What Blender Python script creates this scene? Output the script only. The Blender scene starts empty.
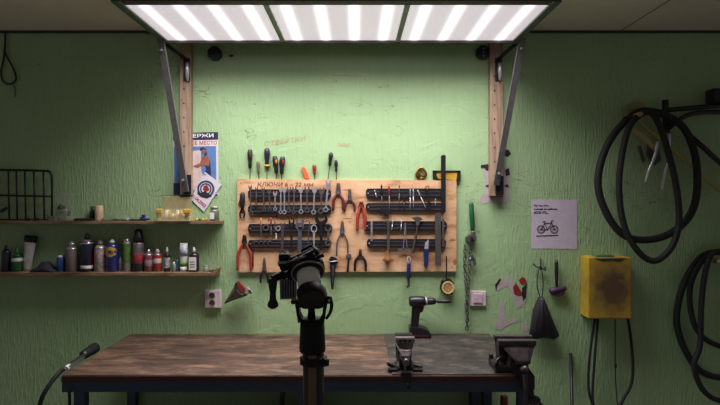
import bpy, bmesh, math, random
from mathutils import Vector, Matrix
random.seed(7)
sc = bpy.context.scene
C = sc.collection

# ------------------------------------------------------------------ camera, world, exposure
CAMD, FPX, VX, VY, CAMZ = 2.8, 560.0, 356.0, 197.0, 1.535
cd = bpy.data.cameras.new('camera'); cd.sensor_width = 36; cd.lens = 36 * FPX / 720
cd.shift_x = (360 - VX) / 720; cd.shift_y = -(202.5 - VY) / 720; cd.clip_start = 0.05
cam = bpy.data.objects.new('camera', cd); C.objects.link(cam)
cam.location = (0, -CAMD, CAMZ); cam.rotation_euler = (math.radians(90), 0, 0)
sc.camera = cam
w = bpy.data.worlds.new('world'); sc.world = w; w.use_nodes = True
bg = w.node_tree.nodes['Background']
bg.inputs[0].default_value = (1.0, 0.96, 0.95, 1); bg.inputs[1].default_value = 0.12
sc.view_settings.view_transform = 'Standard'; sc.view_settings.look = 'None'
sc.view_settings.exposure = 0.0; sc.view_settings.gamma = 1.0
sc.view_settings.use_curve_mapping = False
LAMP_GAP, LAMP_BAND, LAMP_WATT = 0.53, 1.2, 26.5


def Wp(px, py, o=0.0):
    """world point that stands o metres in front of the back wall"""
    d = CAMD - o
    return Vector(((px - VX) * d / FPX, -o, CAMZ - (py - VY) * d / FPX))


def S(n, o=0.0):
    return n * (CAMD - o) / FPX


# ------------------------------------------------------------------ materials
MC = {}


def srgb(c):
    return tuple(((v / 255) / 12.92 if v / 255 <= 0.04045 else (((v / 255) + 0.055) / 1.055) ** 2.4) for v in c) + (1,)


def mat(name, rgb, rough=0.5, metal=0.0, var=0.12, scale=40.0, bump=0.0, rgb2=None, stretch=(1, 1, 1), bscale=None,
        alpha=1.0, trans=0.0, coat=0.0):
    if name in MC: return MC[name]
    m = bpy.data.materials.new(name); m.use_nodes = True; nt = m.node_tree; N = nt.nodes; L = nt.links
    b = N['Principled BSDF']
    b.inputs['Roughness'].default_value = rough; b.inputs['Metallic'].default_value = metal
    b.inputs['Alpha'].default_value = alpha; b.inputs['Transmission Weight'].default_value = trans
    b.inputs['Coat Weight'].default_value = coat
    tc = N.new('ShaderNodeTexCoord'); mp = N.new('ShaderNodeMapping'); mp.inputs['Scale'].default_value = stretch
    L.new(tc.outputs['Object'], mp.inputs['Vector'])
    n = N.new('ShaderNodeTexNoise'); n.inputs['Scale'].default_value = scale; n.inputs['Detail'].default_value = 4
    L.new(mp.outputs[0], n.inputs['Vector'])
    r = N.new('ShaderNodeValToRGB'); c1 = srgb(rgb)
    c2 = srgb(rgb2) if rgb2 else tuple(v * (1 - var) for v in c1[:3]) + (1,)
    c3 = c1 if rgb2 else tuple(min(1, v * (1 + var)) for v in c1[:3]) + (1,)
    r.color_ramp.elements[0].position = 0.35; r.color_ramp.elements[0].color = c2
    r.color_ramp.elements[1].position = 0.65; r.color_ramp.elements[1].color = c3
    L.new(n.outputs['Fac'], r.inputs[0]); L.new(r.outputs[0], b.inputs['Base Color'])
    if bump:
        n2 = N.new('ShaderNodeTexNoise'); n2.inputs['Scale'].default_value = bscale or scale * 2; n2.inputs['Detail'].default_value = 5
        L.new(mp.outputs[0], n2.inputs['Vector'])
        bp = N.new('ShaderNodeBump'); bp.inputs['Strength'].default_value = bump; bp.inputs['Distance'].default_value = 0.005
        L.new(n2.outputs['Fac'], bp.inputs['Height']); L.new(bp.outputs[0], b.inputs['Normal'])
    MC[name] = m
    return m


def wall_material():
    m = bpy.data.materials.new('painted_embossed_wall'); m.use_nodes = True; nt = m.node_tree; N = nt.nodes; L = nt.links
    b = N['Principled BSDF']; b.inputs['Roughness'].default_value = 0.42
    b.inputs['Specular IOR Level'].default_value = 0.35
    tc = N.new('ShaderNodeTexCoord')

    def noise(scale, stretch, detail=5, rough=0.55, dist=0.0):
        mp = N.new('ShaderNodeMapping'); mp.inputs['Scale'].default_value = stretch; L.new(tc.outputs['Object'], mp.inputs[0])
        n = N.new('ShaderNodeTexNoise'); n.inputs['Scale'].default_value = scale; n.inputs['Detail'].default_value = detail
        n.inputs['Roughness'].default_value = rough; n.inputs['Distortion'].default_value = dist
        L.new(mp.outputs[0], n.inputs['Vector']); return n.outputs['Fac']

    def ramp(fac, a, ca, z, cz):
        r = N.new('ShaderNodeValToRGB'); r.color_ramp.elements[0].position = a; r.color_ramp.elements[0].color = ca
        r.color_ramp.elements[1].position = z; r.color_ramp.elements[1].color = cz; L.new(fac, r.inputs[0]); return r.outputs[0]

    def mix(f, a, c2, bt='MIX'):
        x = N.new('ShaderNodeMix'); x.data_type = 'RGBA'; x.blend_type = bt
        if isinstance(f, float): x.inputs[0].default_value = f
        else: L.new(f, x.inputs[0])
        L.new(a, x.inputs[6])
        if isinstance(c2, tuple): x.inputs[7].default_value = c2
        else: L.new(c2, x.inputs[7])
        return x.outputs[2]

    def mth(op, a, b2=0.0):
        x = N.new('ShaderNodeMath'); x.operation = op
        for i, v in enumerate((a, b2)):
            if isinstance(v, (int, float)): x.inputs[i].default_value = v
            else: L.new(v, x.inputs[i])
        return x.outputs[0]
    base = ramp(noise(1.6, (1, 1, 1), 4), 0.3, srgb((150, 180, 132)), 0.7, srgb((163, 190, 145)))
    streak = ramp(noise(9, (7, 1, 0.7), 5), 0.42, (0, 0, 0, 1), 0.75, (1, 1, 1, 1))
    base = mix(mth('MULTIPLY', streak, 0.20), base, srgb((128, 158, 110)))
    # dark specks and chips
    v = N.new('ShaderNodeTexVoronoi'); v.inputs['Scale'].default_value = 11; L.new(tc.outputs['Object'], v.inputs['Vector'])
    spk = mth('LESS_THAN', v.outputs['Distance'], 0.035)
    spk = mth('MULTIPLY', spk, mth('GREATER_THAN', noise(3, (1, 1, 1), 2), 0.52))
    base = mix(spk, base, srgb((84, 80, 56)))
    v3 = N.new('ShaderNodeTexVoronoi'); v3.inputs['Scale'].default_value = 30; L.new(tc.outputs['Object'], v3.inputs['Vector'])
    spk = mth('LESS_THAN', v3.outputs['Distance'], 0.07)
    spk = mth('MULTIPLY', spk, mth('GREATER_THAN', noise(2.2, (1, 1, 1), 2), 0.58))
    base = mix(mth('MULTIPLY', spk, 0.7), base, srgb((90, 96, 62)))
    # a few hairline cracks
    ck = noise(2.2, (1, 1, 2.4), 3, 0.6, 0.8)
    ckm = mth('LESS_THAN', mth('ABSOLUTE', mth('SUBTRACT', ck, 0.5)), 0.0022)
    ckm = mth('MULTIPLY', ckm, mth('GREATER_THAN', noise(1.7, (1, 1, 1), 2), 0.56))
    base = mix(mth('MULTIPLY', ckm, 0.55), base, srgb((96, 104, 66)))
    L.new(base, b.inputs['Base Color'])
    # relief: vertical embossed ridges at the sides, smoother in the middle
    sep = N.new('ShaderNodeSeparateXYZ'); L.new(tc.outputs['Object'], sep.inputs[0])
    ax = mth('ABSOLUTE', mth('ADD', sep.outputs[0], -0.12))
    mr = N.new('ShaderNodeMapRange'); mr.inputs[1].default_value = 0.55; mr.inputs[2].default_value = 0.95
    mr.inputs[3].default_value = 0.22; mr.inputs[4].default_value = 1.0; L.new(ax, mr.inputs[0])
    ridge = ramp(noise(17, (6.5, 1, 1.0), 4, 0.55, 0.3), 0.45, (0, 0, 0, 1), 0.66, (1, 1, 1, 1))
    rg = mth('MULTIPLY', ridge, mr.outputs[0])
    fine = noise(22, (1, 1, 1), 5)
    blob = ramp(noise(4.5, (1, 1, 1.3), 3, 0.6, 1.5), 0.5, (0, 0, 0, 1), 0.56, (1, 1, 1, 1))
    h = mth('ADD', rg, mth('ADD', mth('MULTIPLY', fine, 0.45), mth('MULTIPLY', blob, 0.25)))
    h = mth('SUBTRACT', h, mth('MULTIPLY', ckm, 0.5))
    bp = N.new('ShaderNodeBump'); bp.inputs['Strength'].default_value = 0.5; bp.inputs['Distance'].default_value = 0.0045
    L.new(h, bp.inputs['Height']); L.new(bp.outputs[0], b.inputs['Normal'])
    return m


def wood_top_material(name, c_dark, c_mid, c_light, grain=(0.6, 9, 9), stain=0.6, plank=0.0, rough=0.55):
    m = bpy.data.materials.new(name); m.use_nodes = True; nt = m.node_tree; N = nt.nodes; L = nt.links
    b = N['Principled BSDF']; b.inputs['Roughness'].default_value = rough
    tc = N.new('ShaderNodeTexCoord'); mp = N.new('ShaderNodeMapping'); mp.inputs['Scale'].default_value = grain
    L.new(tc.outputs['Object'], mp.inputs[0])
    n = N.new('ShaderNodeTexNoise'); n.inputs['Scale'].default_value = 8 if plank else 5; n.inputs['Detail'].default_value = 9; n.inputs['Roughness'].default_value = 0.74 if plank else 0.65
    n.inputs['Distortion'].default_value = 0.5
    L.new(mp.outputs[0], n.inputs['Vector'])
    r = N.new('ShaderNodeValToRGB'); e = r.color_ramp.elements
    e[0].position = 0.36; e[0].color = srgb(c_dark); e[1].position = 0.66; e[1].color = srgb(c_light)
    k = r.color_ramp.elements.new(0.5); k.color = srgb(c_mid)
    L.new(n.outputs['Fac'], r.inputs[0])
    s = N.new('ShaderNodeTexNoise'); s.inputs['Scale'].default_value = 3.2; s.inputs['Detail'].default_value = 5; s.inputs['Distortion'].default_value = 0.6
    mp2 = N.new('ShaderNodeMapping'); mp2.inputs['Scale'].default_value = (0.8, 1.6, 1.6); L.new(tc.outputs['Object'], mp2.inputs[0]); L.new(mp2.outputs[0], s.inputs['Vector'])
    sr = N.new('ShaderNodeValToRGB'); sr.color_ramp.elements[0].position = 0.48; sr.color_ramp.elements[0].color = (0, 0, 0, 1)
    sr.color_ramp.elements[1].position = 0.66; sr.color_ramp.elements[1].color = (stain, stain, stain, 1)
    L.new(s.outputs['Fac'], sr.inputs[0])
    x = N.new('ShaderNodeMix'); x.data_type = 'RGBA'; L.new(sr.outputs[0], x.inputs[0]); L.new(r.outputs[0], x.inputs[6]); x.inputs[7].default_value = srgb(c_dark)
    col = x.outputs[2]
    if plank:
        for sc_, st_, lo_, hi_, am_ in ((9, (.7, 16, 16), .5, .68, plank), (2.4, (1, 5, 5), .52, .62, plank * .8)):
            m3 = N.new('ShaderNodeMapping'); m3.inputs['Scale'].default_value = st_; L.new(tc.outputs['Object'], m3.inputs[0])
            g = N.new('ShaderNodeTexNoise'); g.inputs['Scale'].default_value = sc_; g.inputs['Detail'].default_value = 7; L.new(m3.outputs[0], g.inputs['Vector'])
            gr = N.new('ShaderNodeValToRGB'); gr.color_ramp.elements[0].position = lo_; gr.color_ramp.elements[0].color = (0, 0, 0, 1)
            gr.color_ramp.elements[1].position = hi_; gr.color_ramp.elements[1].color = (am_,) * 3 + (1,); L.new(g.outputs['Fac'], gr.inputs[0])
            y = N.new('ShaderNodeMix'); y.data_type = 'RGBA'; L.new(gr.outputs[0], y.inputs[0]); L.new(col, y.inputs[6]); y.inputs[7].default_value = srgb(c_dark); col = y.outputs[2]
    L.new(col, b.inputs['Base Color'])
    bp = N.new('ShaderNodeBump'); bp.inputs['Strength'].default_value = 0.25; bp.inputs['Distance'].default_value = 0.004
    L.new(n.outputs['Fac'], bp.inputs['Height']); L.new(bp.outputs[0], b.inputs['Normal'])
    return m


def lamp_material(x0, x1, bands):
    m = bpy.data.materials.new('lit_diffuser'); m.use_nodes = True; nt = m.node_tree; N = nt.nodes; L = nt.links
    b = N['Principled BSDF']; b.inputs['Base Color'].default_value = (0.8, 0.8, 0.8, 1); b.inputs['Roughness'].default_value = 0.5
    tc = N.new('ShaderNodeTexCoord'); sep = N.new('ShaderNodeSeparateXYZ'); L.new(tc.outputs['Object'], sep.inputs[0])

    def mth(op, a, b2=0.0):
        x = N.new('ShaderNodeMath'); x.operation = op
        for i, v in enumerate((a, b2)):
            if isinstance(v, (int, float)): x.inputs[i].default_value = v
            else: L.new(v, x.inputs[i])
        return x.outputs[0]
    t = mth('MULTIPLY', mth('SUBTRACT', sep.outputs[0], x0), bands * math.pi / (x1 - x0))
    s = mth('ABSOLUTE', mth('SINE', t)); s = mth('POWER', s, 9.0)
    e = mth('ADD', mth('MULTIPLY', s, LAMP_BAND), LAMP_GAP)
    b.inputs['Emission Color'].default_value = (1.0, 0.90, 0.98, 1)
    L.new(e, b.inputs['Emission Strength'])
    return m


# ------------------------------------------------------------------ mesh builder
class MB:
    def __init__(s): s.b = bmesh.new()

    def _merge(s, t):
        me = bpy.data.meshes.new('t'); t.to_mesh(me); t.free(); s.b.from_mesh(me); bpy.data.meshes.remove(me); return s

    def box(s, a, c, bev=0.0, rot=None):
        a = Vector(a); c = Vector(c); lo = Vector(map(min, a, c)); hi = Vector(map(max, a, c))
        t = bmesh.new(); bmesh.ops.create_cube(t, size=1)
        ctr = (lo + hi) / 2; d = hi - lo
        for v in t.verts: v.co = Vector((v.co.x * d.x, v.co.y * d.y, v.co.z * d.z))
        if bev: bmesh.ops.bevel(t, geom=t.edges[:], offset=min(bev, min(d) * 0.45), segments=2, affect='EDGES', profile=0.6)
        if rot is not None:
            for v in t.verts: v.co = rot @ v.co
        for v in t.verts: v.co += ctr
        return s._merge(t)

    def loft(s, rings, cap=True, smooth=True):
        t = s.b; rv = [[t.verts.new(p) for p in r] for r in rings]; n = len(rings[0])
        for i in range(len(rv) - 1):
            for j in range(n):
                f = t.faces.new((rv[i][j], rv[i][(j + 1) % n], rv[i + 1][(j + 1) % n], rv[i + 1][j])); f.smooth = smooth
        if cap:
            t.faces.new(rv[0][::-1]); t.faces.new(rv[-1])
        return s

    def lathe(s, p0, p1, prof, seg=20, flat=1.0):
        """prof = [(t along p0->p1 in 0..1, radius)]"""
        p0 = Vector(p0); p1 = Vector(p1); ax = (p1 - p0); u = ax.normalized()
        q = Vector((0, 1, 0)) if abs(u.y) < 0.9 else Vector((1, 0, 0))
        a = u.cross(q).normalized(); c = u.cross(a).normalized()
        rings = [[p0 + ax * t + (a * math.cos(k * 2 * math.pi / seg) + c * flat * math.sin(k * 2 * math.pi / seg)) * max(r, 1e-5) for k in range(seg)] for t, r in prof]
        return s.loft(rings)

    def cyl(s, p0, p1, r, r1=None, seg=18):
        r1 = r if r1 is None else r1
        L = max((Vector(p1) - Vector(p0)).length, 1e-6); e = min(0.25, min(r, r1) * 0.15 / L)
        return s.lathe(p0, p1, [(0, r * 0.86), (e, r), (1 - e, r1), (1, r1 * 0.86)], seg)

    def tube(s, pts, r, seg=10, closed=False, sub=6, rr=None):
        P = [Vector(p) for p in pts]
        if sub > 1 and len(P) > 2:
            Q = []; n = len(P); rng = n if closed else n - 1
            for i in range(rng):
                g = lambda k: P[k % n] if closed else P[min(max(k, 0), n - 1)]
                p0, p1, p2, p3 = g(i - 1), g(i), g(i + 1), g(i + 2)
                for k in range(sub):
                    t = k / sub
                    Q.append(0.5 * ((2 * p1) + (p2 - p0) * t + (2 * p0 - 5 * p1 + 4 * p2 - p3) * t * t + (3 * p1 - p0 - 3 * p2 + p3) * t ** 3))
            if not closed: Q.append(P[-1])
            P = Q
        n = len(P); rings = []; prev = None
        for i in range(n):
            if closed: d = P[(i + 1) % n] - P[i - 1]
            else: d = P[min(i + 1, n - 1)] - P[max(i - 1, 0)]
            d = d.normalized() if d.length > 1e-9 else Vector((0, 0, 1))
            if prev is None:
                q = Vector((0, 1, 0)) if abs(d.y) < 0.9 else Vector((1, 0, 0)); a = d.cross(q).normalized()
            else:
                a = (prev - d * prev.dot(d)).normalized()
            prev = a; c = d.cross(a)
            rad = r if rr is None else r * rr(i / max(n - 1, 1))
            rings.append([P[i] + (a * math.cos(k * 2 * math.pi / seg) + c * math.sin(k * 2 * math.pi / seg)) * rad for k in range(seg)])
        if closed:
            rings.append(rings[0]); return s.loft(rings, cap=False)
        return s.loft(rings)

    def prism(s, pts, o0, o1, bev=0.0, world=False):
        """outline in the wall plane, from o0 to o1 in front of the wall"""
        t = bmesh.new()
        P = [(Vector((p[0], -o1, p[1])) if world else Wp(p[0], p[1], o1)) for p in pts]
        f = [t.verts.new(p) for p in P]; g = [t.verts.new(Vector((p.x, -o0, p.z))) for p in P]
        ff = t.faces.new(f); t.faces.new(g[::-1]); n = len(P)
        for i in range(n): t.faces.new((f[i], g[i], g[(i + 1) % n], f[(i + 1) % n]))
        bmesh.ops.recalc_face_normals(t, faces=t.faces[:])
        if bev:
            ed = [e for e in t.edges if all(abs(v.co.y + o1) < 1e-7 for v in e.verts)]
            bmesh.ops.bevel(t, geom=ed, offset=bev, segments=2, affect='EDGES', clamp_overlap=True)
        return s._merge(t)

    def ring(s, c, ro, ri, o0, o1, seg=20, sx=1.0):
        """flat annulus facing the room, c a world point"""
        c = Vector(c); R = []
        for (r, o) in ((ri, o0), (ro, o0), (ro, o1), (ri, o1)):
            R.append([Vector((c.x + r * sx * math.cos(k * 2 * math.pi / seg), -o, c.z + r * math.sin(k * 2 * math.pi / seg))) for k in range(seg)])
        R.append(R[0]); return s.loft(R, cap=False, smooth=False)

    def ball(s, c, r, sc3=(1, 1, 1), seg=16):
        t = bmesh.new(); bmesh.ops.create_uvsphere(t, u_segments=seg, v_segments=seg // 2 + 2, radius=r)
        for v in t.verts: v.co = Vector((v.co.x * sc3[0], v.co.y * sc3[1], v.co.z * sc3[2])) + Vector(c)
        for f in t.faces: f.smooth = True
        return s._merge(t)

    def build(s, name, m, parent=None):
        bmesh.ops.recalc_face_normals(s.b, faces=s.b.faces[:])
        if parent is not None:
            loc = world_loc(parent)
            for v in s.b.verts: v.co -= loc
        me = bpy.data.meshes.new(name); s.b.to_mesh(me); s.b.free(); me.materials.append(m)
        o = bpy.data.objects.new(name, me); C.objects.link(o)
        if parent is not None: o.parent = parent
        return o


def world_loc(o):
    v = Vector((0, 0, 0))
    while o is not None: v += Vector(o.location); o = o.parent
    return v


def thing(name, label, cat, loc=(0, 0, 0), group=None):
    o = bpy.data.objects.new(name, None); o.empty_display_size = 0.02; C.objects.link(o); o.location = loc
    o['label'] = label; o['category'] = cat
    if group: o['group'] = group
    return o


def solo(o, label, cat, group=None):
    """origin of a one-mesh thing goes to its base centre"""
    if o.parent is None and o.type == 'MESH':
        me = o.data; xs = [v.co for v in me.vertices]
        c = Vector(((min(v.x for v in xs) + max(v.x for v in xs)) / 2, (min(v.y for v in xs) + max(v.y for v in xs)) / 2, min(v.z for v in xs)))
        for v in me.vertices: v.co -= c
        o.location = c
    o['label'] = label; o['category'] = cat
    if group: o['group'] = group
    return o


def struct(o): o['kind'] = 'structure'; return o


def text(body, px, py, h, m, parent, o, name='lettering', rot=0.0, width=None, bold=0.0, align='CENTER', depth=0.0004, shear=0.0):
    """flat lettering: centre (or left) at px,py; h letter height in photo px; width total width in px"""
    cu = bpy.data.curves.new(name, 'FONT'); cu.body = body; cu.align_x = align; cu.align_y = 'CENTER'; cu.extrude = depth; cu.offset = bold; cu.shear = shear
    ob = bpy.data.objects.new(name, cu); C.objects.link(ob)
    dg = bpy.context.evaluated_depsgraph_get(); me = bpy.data.meshes.new_from_object(ob.evaluated_get(dg))
    bpy.data.objects.remove(ob); bpy.data.curves.remove(cu)
    ys = [v.co.y for v in me.vertices]; xs = [v.co.x for v in me.vertices]
    k = S(h, o) / max(0.01, (max(ys) - min(ys))); kx = k
    if width: kx = S(width, o) / (max(xs) - min(xs))
    R = Matrix.Rotation(rot, 4, 'Z'); base = Wp(px, py, o); pl = world_loc(parent)
    cx = (max(xs) + min(xs)) / 2 if align == 'CENTER' else min(xs); cy = (max(ys) + min(ys)) / 2
    for v in me.vertices:
        q = R @ Vector(((v.co.x - cx) * kx, (v.co.y - cy) * k, v.co.z))
        v.co = Vector((base.x + q.x, base.y - q.z, base.z + q.y)) - pl
    me.materials.clear(); me.materials.append(m); me.name = name
    t = bpy.data.objects.new(name, me); C.objects.link(t); t.parent = parent
    return t


# ------------------------------------------------------------------ shared materials
black = mat('black_plastic', (24, 24, 26), 0.45)
blackr = mat('black_rubber', (22, 22, 23), 0.75, bump=0.2)
tyrem = mat('tyre_rubber', (23, 23, 25), 0.7, bump=0.3, scale=120)
steel = mat('worn_steel', (158, 158, 166), 0.38, 0.55, var=0.25)
chrome = mat('chrome', (205, 205, 212), 0.25, 0.6)
dsteel = mat('dark_steel', (88, 82, 82), 0.42, 0.4, var=0.3)
dark = mat('blackened_steel', (40, 38, 40), 0.45, 0.5, var=0.3)
redp = mat('red_plastic', (136, 40, 36), 0.45)
dredp = mat('dark_red_plastic', (96, 28, 30), 0.45)
yelp = mat('yellow_plastic', (190, 148, 46), 0.45)
bluep = mat('blue_plastic', (30, 38, 96), 0.4)
white = mat('white_plastic', (215, 210, 208), 0.4, var=0.04)
paper = mat('white_paper', (202, 194, 204), 0.8, var=0.04)
ink = mat('black_ink', (28, 24, 30), 0.8)
redink = mat('red_ink', (168, 60, 50), 0.8)
pinkplate = mat('pinkish_white_plastic', (214, 194, 200), 0.4, var=0.03)
wood = wood_top_material('pale_post_wood', (120, 98, 80), (160, 134, 112), (178, 152, 128), grain=(12, 12, 1), stain=0.3)
shelfwood = wood_top_material('dusty_shelf_wood', (82, 62, 46), (124, 98, 74), (158, 130, 100), grain=(1, 9, 9), stain=0.4)
handlewood = mat('varnished_handle_wood', (140, 96, 56), 0.4, rgb2=(104, 68, 38), stretch=(1, 1, 0.2))
brass = mat('brass', (150, 116, 60), 0.3, 0.9, var=0.2)
green = mat('dark_green_grip', (28, 84, 48), 0.45)

# ------------------------------------------------------------------ setting
wall = MB().box((-3.2, 0, 0), (3.2, 0.12, 2.365)).build('wall_back', wall_material()); struct(wall)
floor = MB().box((-3.2, -4.2, -0.1), (3.2, 0.12, 0)).build('floor', mat('concrete_floor', (138, 132, 124), 0.8, bump=0.3, scale=6)); struct(floor)
ceilm = mat('dingy_ceiling_board', (222, 212, 196), 0.8, scale=2, var=0.06)
cb = MB()
sx = Wp(620, 30, 0).x
for a, c in ((-3.2, sx), (sx + 0.006, 3.2)):
    cb.box((a, -4.2, 2.365), (c, 0.12, 2.40), 0.002)
cb.box((-3.2, -4.2, 2.385), (3.2, 0.12, 2.42))
ceil = cb.build('ceiling', ceilm); struct(ceil)
for x in (sx + .003,): MB().box((x - .004, -4.2, 2.3655), (x + .004, 0, 2.372)).build('panel_joint', mat('dark_joint', (60, 56, 48), .8), ceil)
tr = MB().box((-3.2, -0.012, 2.353), (3.2, 0.0, 2.365), 0.002).build('trim_1', mat('dark_ceiling_trim', (58, 54, 44), 0.7)); struct(tr)

text('ОТВЕРТКИ', 285, 141, 4.6, mat('faded_red_marker', (170, 142, 108), 0.8), wall, 0.0006, 'handwriting', rot=0.14, width=42, shear=0.2)
text('мм', 344, 145, 4, MC['faded_red_marker'], wall, 0.0006, 'handwriting', rot=0.0, width=11)

# ------------------------------------------------------------------ lamp
lz = 2.267; LX0, LX1 = -0.882, 0.735; LY0, LY1 = -0.665, -0.17
frame_m = mat('grey_painted_steel', (92, 88, 84), 0.5, 0.4)
lipm = mat('brown_dusty_lip', (70, 58, 54), 0.6)
greenm = mat('green_painted_angle', (66, 92, 80), 0.5)
L_ = thing('led_light_fixture', 'long hanging light fixture of three glowing white panels above the workbench', 'lamp', (0, -0.42, lz))
MB().box((LX0 - 0.01, LY0 - 0.01, lz + 0.012), (LX1 + 0.01, LY1 + 0.01, lz + 0.05), 0.003).build('housing', frame_m, L_)
lm = None
pw = (LX1 - LX0) / 3
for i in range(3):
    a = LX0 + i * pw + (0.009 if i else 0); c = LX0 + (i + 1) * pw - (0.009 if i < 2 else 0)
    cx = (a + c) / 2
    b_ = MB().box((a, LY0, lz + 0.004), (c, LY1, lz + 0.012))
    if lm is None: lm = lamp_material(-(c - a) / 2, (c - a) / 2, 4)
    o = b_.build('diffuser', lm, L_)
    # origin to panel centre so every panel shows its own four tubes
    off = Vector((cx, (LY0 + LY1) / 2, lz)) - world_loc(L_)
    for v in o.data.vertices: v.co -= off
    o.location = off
al = bpy.data.lights.new('lamp_light', 'AREA'); al.shape = 'RECTANGLE'; al.size = LX1 - LX0 - .02; al.size_y = LY1 - LY0 - .02
al.energy = LAMP_WATT; al.color = (1.0, 0.95, 0.97); al.spread = math.radians(126)
ao = bpy.data.objects.new('lamp_light', al); C.objects.link(ao); ao.parent = L_; ao.location = Vector(((LX0 + LX1) / 2, (LY0 + LY1) / 2, lz - .001)) - world_loc(L_)
for i in (1, 2):
    x = LX0 + i * pw
    MB().box((x - 0.011, LY0 - 0.01, lz - 0.004), (x + 0.011, LY1 + 0.01, lz + 0.006), 0.001).build('divider', mat('greenish_divider', (140, 150, 136), 0.5), L_)
MB().box((LX0 - 0.03, LY0 - 0.05, lz - 0.002), (LX1 + 0.03, LY0 - 0.001, lz + 0.045), 0.004).build('front_lip', lipm, L_)
MB().box((LX0 - 0.012, LY1, lz - 0.008), (LX1 + 0.012, LY1 + 0.012, lz + 0.045), 0.002).build('back_rail', frame_m, L_)
for sx_, x in ((-1, LX0), (1, LX1)):
    MB().box((x, LY0 - 0.045, lz - 0.003), (x + sx_ * 0.008, LY1 + 0.005, lz + 0.03), 0.001).build('side_rail', mat('light_grey_rail', (150, 150, 146), 0.4, 0.3), L_)
    g = MB(); g.box((x + sx_ * 0.010, LY0 - 0.05, lz - 0.006), (x + sx_ * 0.030, LY1 + 0.03, lz + 0.004), 0.001)
    g.box((x + sx_ * 0.025, LY0 - 0.05, lz - 0.006), (x + sx_ * 0.031, LY1 + 0.03, lz + 0.04), 0.001)
    g.build('angle_rail', greenm, L_)
    # arm to the hinge on the post
    hx = Wp(187, 60, 0.04) if sx_ < 0 else Wp(497, 60, 0.04)
    MB().tube([(x + sx_ * 0.03, LY1 + 0.02, lz), hx], 0.009, 8, sub=1).build('hinge_arm', dark, L_)

for side, px0, px1, py1, ptop in (('left', 180, 191, 195, 40), ('right', 490, 503, 196, 42)):
    a = Wp(px0, ptop, 0.035); c = Wp(px1, py1, 0.035)
    lab = {'left': 'upright wooden batten on the wall beside the blue poster', 'right': 'upright wooden batten on the wall right of the tool board'}[side]
    p = thing('wooden_batten', lab, 'batten', ((a.x + c.x) / 2, -0.017, c.z), 'battens carrying the light')
    b_ = MB(); b_.box((a.x, 0, a.z), (c.x, -0.035, c.z), 0.002); b_.build('post', wood, p)
    hb = MB()
    for k in range(9):
        zz = c.z + 0.1 + k * (a.z - c.z - 0.2) / 8
        hb.cyl((a.x + 0.35 * (c.x - a.x), -0.034, zz), (a.x + 0.35 * (c.x - a.x), -0.0365, zz), 0.004, seg=8)
    hb.build('screw_hole', ink, p)['kind'] = 'stuff'
    # hinge near the top
    hc = Wp((px0 + px1) / 2 + (1 if side == 'left' else 2), 70, 0.04)
    h = MB(); h.box((hc.x - 0.016, -0.034, hc.z - 0.055), (hc.x + 0.016, -0.039, hc.z + 0.06), 0.002)
    h.build('hinge_plate', dark, p)
    MB().lathe((hc.x + 0.006, -0.045, hc.z - 0.055), (hc.x + 0.006, -0.045, hc.z + 0.035), [(0, 0.004), (0.2, 0.009), (0.6, 0.012), (1, 0.008)], 12).build('hinge_barrel', chrome, p)
    # foot bracket
    fx = (a.x + c.x) / 2
    f = MB(); f.box((fx - 0.005, -0.034, c.z + 0.005), (c.x + 0.002, -0.04, c.z + 0.10), 0.002); f.box((a.x, -0.03, c.z - 0.006), (c.x, -0.045, c.z), 0.001)
    f.build('foot_bracket', dark, p)
    if side == 'left': s0, s1, lab = Wp(160, 38, 0.2), Wp(185.5, 192, 0.058), 'slanted grey steel strut left end of the light, over the blue poster'
    else: s0, s1, lab = Wp(523, 37, 0.2), Wp(496.5, 185, 0.058), 'slanted grey steel strut right end of the light, over the torn paper'
    st = thing('support_strut', lab, 'strut', tuple(s1), 'steel struts under the light')
    d = (s1 - s0).normalized(); u = Vector((1, 0, 0)); u = (u - d * u.dot(d)).normalized(); v = d.cross(u)

    def bar(u0, u1, v0, v1):
        b2 = MB(); b2.loft([[p_ + u * uu + v * vv for uu, vv in ((u0, v0), (u1, v0), (u1, v1), (u0, v1))] for p_ in (s0, s1)], smooth=False); return b2
    sg = 1 if side == 'left' else -1
    bar(-0.014, 0.014, -0.002, 0.002).build('flange', mat('strut_steel', (112, 108, 108), 0.4, 0.6), st)
    bar(sg * 0.010, sg * 0.014, -0.016, 0.002).build('web', mat('strut_steel_light', (150, 148, 150), 0.35, 0.6), st)
    for k in (0.08, 0.92):
        q = s0.lerp(s1, k); MB().cyl(q, q + Vector((0, -0.02, 0)), 0.006, seg=6).build('bolt', steel, st)

# octagonal boxes
for px, lab in ((214, 'black octagonal box on the wall right of the left batten'), (483.5, 'black octagonal box with bright slots left of the right batten')):
    c = Wp(px, 53 if px < 300 else 52, 0.025); r = S(7.3, 0.025)
    t = thing('junction_box', lab, 'junction box', (c.x, -0.012, c.z - r))
    MB().prism([(c.x + r * math.cos(k * math.pi / 4 + 0.39), c.z + r * math.sin(k * math.pi / 4 + 0.39)) for k in range(8)], 0, 0.025, 0.003, world=True).build('body', black, t)
    if px < 300: MB().cyl((c.x, -0.025, c.z), (c.x, -0.03, c.z), 0.009, seg=10).build('knob', ink, t)
    else:
        for k in range(3): MB().box((c.x - 0.004, -0.025, c.z - 0.024 + k * 0.018), (c.x + 0.004, -0.028, c.z - 0.014 + k * 0.018), 0.001).build('slot', mat('grey_slot', (120, 116, 120), 0.5), t)
b_ = MB().lathe(Wp(229, 56, 0.006), Wp(233.5, 55.5, 0.006), [(0, 0.001), (0.3, 0.006), (0.7, 0.006), (1, 0.001)], 10).build('wall_plug', ink)
solo(b_, 'tiny black plug stuck in the wall right of the left octagonal box', 'plug')

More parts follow.
